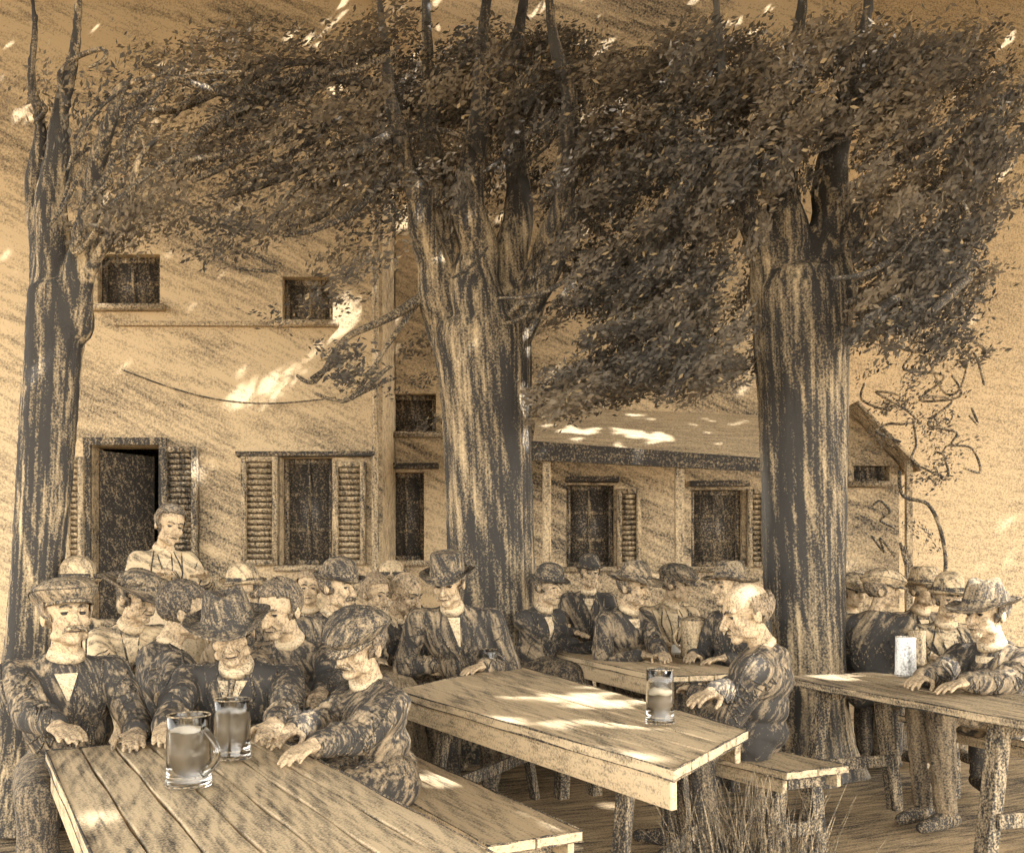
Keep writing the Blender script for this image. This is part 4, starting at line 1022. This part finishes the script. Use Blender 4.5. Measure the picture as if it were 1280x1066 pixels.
for pts in [[(84, 130, YF-.1, 3.5), (74, 95, 4.5, 3), (95, 72, 4.5, 3), (128, 62, 4.4, 3), (130, 75, 4.4, 3), (112, 84, 4.4, 2)],
            [(110, 250, YF-.2, 3.5), (135, 230, 4.3, 3), (140, 200, 4.3, 2.6), (165, 185, 4.3, 2.6), (172, 160, 4.3, 2.4), (182, 190, 4.3, 2)],
            [(104, 300, YF-.2, 3), (90, 310, 4.4, 3.4), (100, 314, 4.4, 3), (128, 270, 4.3, 2.4), (120, 240, 4.3, 2)],
            [(48, 150, YF, 3), (58, 135, 4.5, 2.6), (38, 122, 4.5, 2.6), (46, 118, 4.5, 2)],
            [(120, 200, 4.3, 2.5), (150, 130, 4.3, 3), (230, 95, 4.3, 3), (300, 90, 4.3, 2)]]: b = MB(); limb(b, pts, 8); b.build('branch', chalk(.9, 4.5, 60, base=BARK, amp=.5), lt_)
sweeps(lt_, 12, 70, 200, 100, 290, 30, 75, 4.0, 4.7, 50, 140, 1.6, 3.6)
CR = Crown(); S = CR.sprays
for cx, cy, rx, ry, n, a in [(150, 120, 40, 35, 6, 40), (165, 210, 30, 34, 9, 40), (165, 270, 38, 26, 26, 40), (140, 262, 22, 16, 8, 40), (100, 100, 40, 25, 3, 45), (150, 300, 30, 20, 9, 20), (75, 160, 30, 50, 4, 80)]: S(cx, cy, rx, ry, n, a, 4.1, 4.9, size=.8)
CR.build(lt_, GAPS)

# trailing climber over the pale house at the right
vn = thing('climbing_vine', 'loose trailing vine looping over the pale wall beside the shed roof', 'vine', (W(1160, 700, 8.8).x, 8.8, 0))
def loopy(pts, Y, rpx=1.6):
    m = MB(); limb(m, [(x, y, Y+random.uniform(-.15, .15), rpx) for x, y in pts], 6); m.build('stem', chalk(.75, 9, 50, amp=.6), vn)
loopy([(1080, 440), (1110, 430), (1140, 440), (1130, 462), (1180, 470), (1150, 500), (1200, 495), (1190, 470)], 8.7)
loopy([(1080, 480), (1078, 500), (1110, 512), (1125, 495), (1095, 490), (1130, 510), (1146, 525), (1130, 530), (1110, 530), (1095, 540), (1125, 552)], 8.7)
loopy([(1160, 450), (1180, 490), (1200, 485), (1215, 440), (1230, 480)], 8.8)
loopy([(1150, 495), (1190, 500), (1160, 530), (1195, 540), (1190, 555), (1215, 560), (1225, 590), (1205, 585)], 8.7)
loopy([(1142, 525), (1145, 555), (1140, 575), (1165, 590), (1185, 595), (1180, 570), (1170, 565)], 8.7)
loopy([(1125, 590), (1130, 620), (1160, 630), (1175, 660), (1182, 700), (1180, 740), (1186, 800), (1184, 860)], 8.9, 2.4)
loopy([(1090, 632), (1100, 626), (1112, 640), (1100, 650), (1118, 660)], 9.2)
loopy([(1090, 670), (1105, 690), (1100, 672), (1118, 695)], 9.2)
loopy([(1126, 680), (1132, 705), (1130, 685)], 9.2, 2.2)
loopy([(1215, 510), (1222, 530), (1212, 520)], 8.9, 1.6)
loopy([(1060, 420), (1100, 425), (1150, 440), (1200, 420), (1235, 440)], 8.6, 2.2)
CR = Crown(); S = CR.sprays
for cx, cy, rx, ry, n, a in [(1130, 455, 50, 26, 14, 35), (1170, 500, 45, 34, 12, 35), (1190, 560, 36, 30, 8, 35), (1100, 500, 26, 22, 6, 30), (1165, 590, 36, 16, 6, 20), (1110, 650, 26, 22, 5, -50), (1150, 660, 34, 22, 3, -50), (1085, 550, 18, 22, 8, 20), (1110, 690, 30, 16, 3, -50)]: S(cx, cy, rx, ry, n, a, 8.5, 9.1, per=30, size=1.0, clen=34)
CR.build(vn, [], 'leaves')
# ------------------------------------------------------------------ the drinkers
G1, G2, G3, G4 = 'drinkers around the left table', 'drinkers behind the left table', 'drinkers at the rear table by the porch', 'drinkers around the right table'
# --- left table
person('man at the left edge in a soft cap and open dark jacket looking right', W(84, 768, 3.2), 28, 42, -6, 0, .95, pelvis=W(88, 900, 3.36), hat_kind='flat_cap', hat_tone=.55, hat_tilt=-14, coat=.62, tache=True,
       hands=(T(95, 940, .735), T(170, 915, .735)), near=True, group=G1, ang=20, hair_tone=.5)
person('man in a dented dark fedora frowning down over the beer mugs', W(287, 789, 3.35), 4, 14, 16, -8, 1.0, pelvis=W(300, 900, 3.62), hat_kind='fedora', hat_tone=.78, hat_tilt=-6, coat=.66, tie=True,
       hands=(T(200, 925, .735), T(335, 930, .735)), near=True, group=G1, ang=10, sw=1.15, hair_tone=.6)
person('stooped man in a newsboy cap leaning on his elbows at the table edge', W(448, 806, 3.25), -58, -30, 12, 6, .96, pelvis=W(478, 900, 3.28), hat_kind='flat_cap', hat_tone=.72, hat_tilt=4, coat=.64,
       hands=(T(345, 922, .735), T(358, 948, .735)), near=True, group=G1, ang=-35, sw=1.1, elbow_out=(.3, .1), tache=True, knees=(Vector((-.70, 3.05, .5)), Vector((-.72, 3.3, .5))))
person('bareheaded man seen from behind hunched in a heavy dark coat', W(231, 764, 3.85), 128, 112, 10, 0, .98, pelvis=W(212, 900, 3.75), coat=.70, hair_tone=.85, hair_kind='short',
       hands=(T(205, 915, .74), T(240, 905, .74)), near=True, group=G1, ang=40, sw=1.1, knees=(Vector((-1.1, 4.0, .5)), Vector((-1.0, 3.8, .5))))
person('young man with parted dark hair looking down beside the fedora', W(349, 762, 3.95), -12, -24, 16, 0, 1.02, pelvis=W(362, 900, 4.15), coat=.55, hair_tone=.75,
       hands=(T(335, 900, .74), T(395, 902, .74)), near=True, group=G1, ang=30)
# --- behind the left table
person('figure in a round bowler behind the capped man at the left edge', W(97, 735, 4.6), 20, 30, 0, 0, 1.0, hat_kind='bowler', hat_tone=.25, coat=.3, group=G2, legs=True)
person('woman in a wide flowered hat and pale blouse at the end of the left table', W(174, 746, 4.3), 25, 60, 12, 0, .98, hat_kind='sun_hat', hat_tone=.55, coat=.18, female=True, group=G2, hair_kind='bun', ang=70, trous=.4,
       hands=(T(150, 868, .74), T(205, 868, .74)), near=True, lean=.22)
person('waitress with pale blouse standing before the open doorway', W(213, 657, 5.4), 28, 40, 8, 9, .97, standing=True, female=True, coat=.33, hair_kind='bun', hair_tone=.7, apron=True, group='waitress', skin=.08, trous=.4, ang=60,
       hands=(W(190, 725, 5.2), W(255, 722, 5.2)), lean=.02)
person('man in a pale bowler directly behind the fedora', W(304, 738, 5.0), -10, -20, 0, 0, .95, hat_kind='bowler', hat_tone=.3, coat=.4, group=G2)
person('man in a dark bowler turned to the right behind the newsboy cap', W(423, 733, 4.9), 40, 62, 4, 0, 1.0, hat_kind='bowler', hat_tone=.72, coat=.45, group=G2, tache=True, near=True, lean=.18)
person('woman in a striped pale scarf between the bowler and the bald man', W(470, 742, 5.6), 30, 50, 10, 0, .95, coat=.1, female=True, hair_kind='long', hair_tone=.35, group=G2, ang=75, trous=.3)
person('faint figure with a light round hat in the back row', W(490, 727, 7.4), -20, -30, 0, 0, 1.1, hat_kind='bowler', hat_tone=.12, coat=.25, group=G2)
person('faint figure with grey hair far behind the bowler', W(386, 735, 6.4), 20, 10, 0, 0, 1.0, coat=.3, hair_tone=.3, group=G2)
person('balding man in a black jacket bending his head towards the hatted man', W(508, 742, 5.75), 75, 55, 18, 0, 1.12, hair_kind='bald', hair_tone=.3, coat=.85, group=G2, near=True, lean=.22, skin=.2,
       hands=(Vector((-.38, 6.0, .80)), Vector((-.32, 5.85, .80))))
person('man in a flat-topped hat resting his hands on the far end of the table', W(560, 728, 5.15), 0, -14, 16, 0, 1.08, hat_kind='flat_top', hat_tone=.80, hat_tilt=-4, coat=.5, pelvis=W(592, 800, 5.42), group='man at the head of the long table', near=True, sw=1.2, ang=15,
       hands=(T(562, 826, .735), T(604, 832, .735)), lean=.2)
# --- rear table by the porch
person('woman in a dark round hat with a white scarf beside the big trunk', W(686, 733, 6.1), 35, 45, 6, 0, 1.0, hat_kind='bowler', hat_tone=.9, coat=.72, female=True, group=G3, lean=.2, ang=50,
       hands=(T(720, 805, .75), T(742, 808, .75)))
person('shadowy dark-hatted figure sitting before the porch window', W(737, 716, 7.8), 0, 10, 0, 0, 1.05, hat_kind='bowler', hat_tone=.85, coat=.6, group=G3)
person('man in a crumpled felt hat turned towards the right at the rear table', W(793, 733, 5.9), 35, 48, 4, 0, 1.05, hat_kind='fedora', hat_tone=.5, coat=.55, group=G3, near=True, lean=.16,
       pelvis=W(778, 800, 6.15), hands=(T(800, 818, .74), T(830, 822, .74)))
person('slight person in a dark cap stretching an arm along the rear table', W(846, 730, 6.6), 10, 60, 6, 0, 1.05, hat_kind='flat_cap', hat_tone=.7, coat=.3, group=G3, lean=.16,
       hands=(T(830, 805, .74), T(866, 806, .74)))
person('man in a cocked dark hat half hidden behind the bald man', W(911, 733, 5.6), -50, -70, 0, 0, 1.0, hat_kind='fedora', hat_tone=.62, hat_tilt=-10, coat=.62, group=G3, near=True)
person('stout bald man seen from the back bending over the long table', W(932, 766, 3.95), -118, -82, 14, 0, 1.08, hair_kind='bald', hair_tone=.5, coat=.56, group='bald man at the long table', near=True, skin=.16, sw=1.15,
       pelvis=W(944, 900, 4.05), hands=(T(862, 880, .735), T(872, 860, .735)), ang=-40, hat_kind=None, knees=(Vector((.80, 3.95, .5)), Vector((.70, 4.2, .5))))
# --- right table
person('man in a cap peering past the right trunk', W(1066, 740, 6.3), 30, 20, 0, 0, .95, hat_kind='flat_cap', hat_tone=.4, coat=.5, group=G4)
person('man in a pale cap and coarse striped coat with his back to the viewer', W(1104, 737, 5.7), 150, 70, 0, 0, .95, hat_kind='flat_cap', hat_tone=.3, coat=.58, group=G4, near=True, sw=1.1, ang=-40, pelvis=W(1096, 800, 5.6),
       hands=(Vector((2.2, 6.0, .76)), Vector((2.35, 5.9, .76))), knees=(Vector((2.3, 6.0, .5)), Vector((2.45, 5.9, .5))))
person('man in a narrow-brimmed hat sitting beyond the white mug', W(1155, 737, 6.4), 0, 20, 0, 0, 1.0, hat_kind='flat_top', hat_tone=.35, coat=.4, group=G4)
person('man in a low round hat facing the viewer at the right table', W(1186, 748, 5.5), -10, -4, 4, 0, 1.02, hat_kind='bowler', hat_tone=.28, coat=.3, group=G4, near=True, tache=True, lean=.2)
person('seated man at the right edge in a dark hat with one arm along the table', W(1232, 766, 4.45), -62, -66, 4, 0, 1.05, hat_kind='fedora', hat_tone=.55, coat=.42, group=G4, near=True, sw=1.1, ang=-30, trous=.5,
       pelvis=Vector((2.44, 4.58, 0)), hands=(T(1128, 858, .74), T(1160, 866, .74)), knees=(W(1148, 872, 4.6), W(1175, 884, 4.45)))
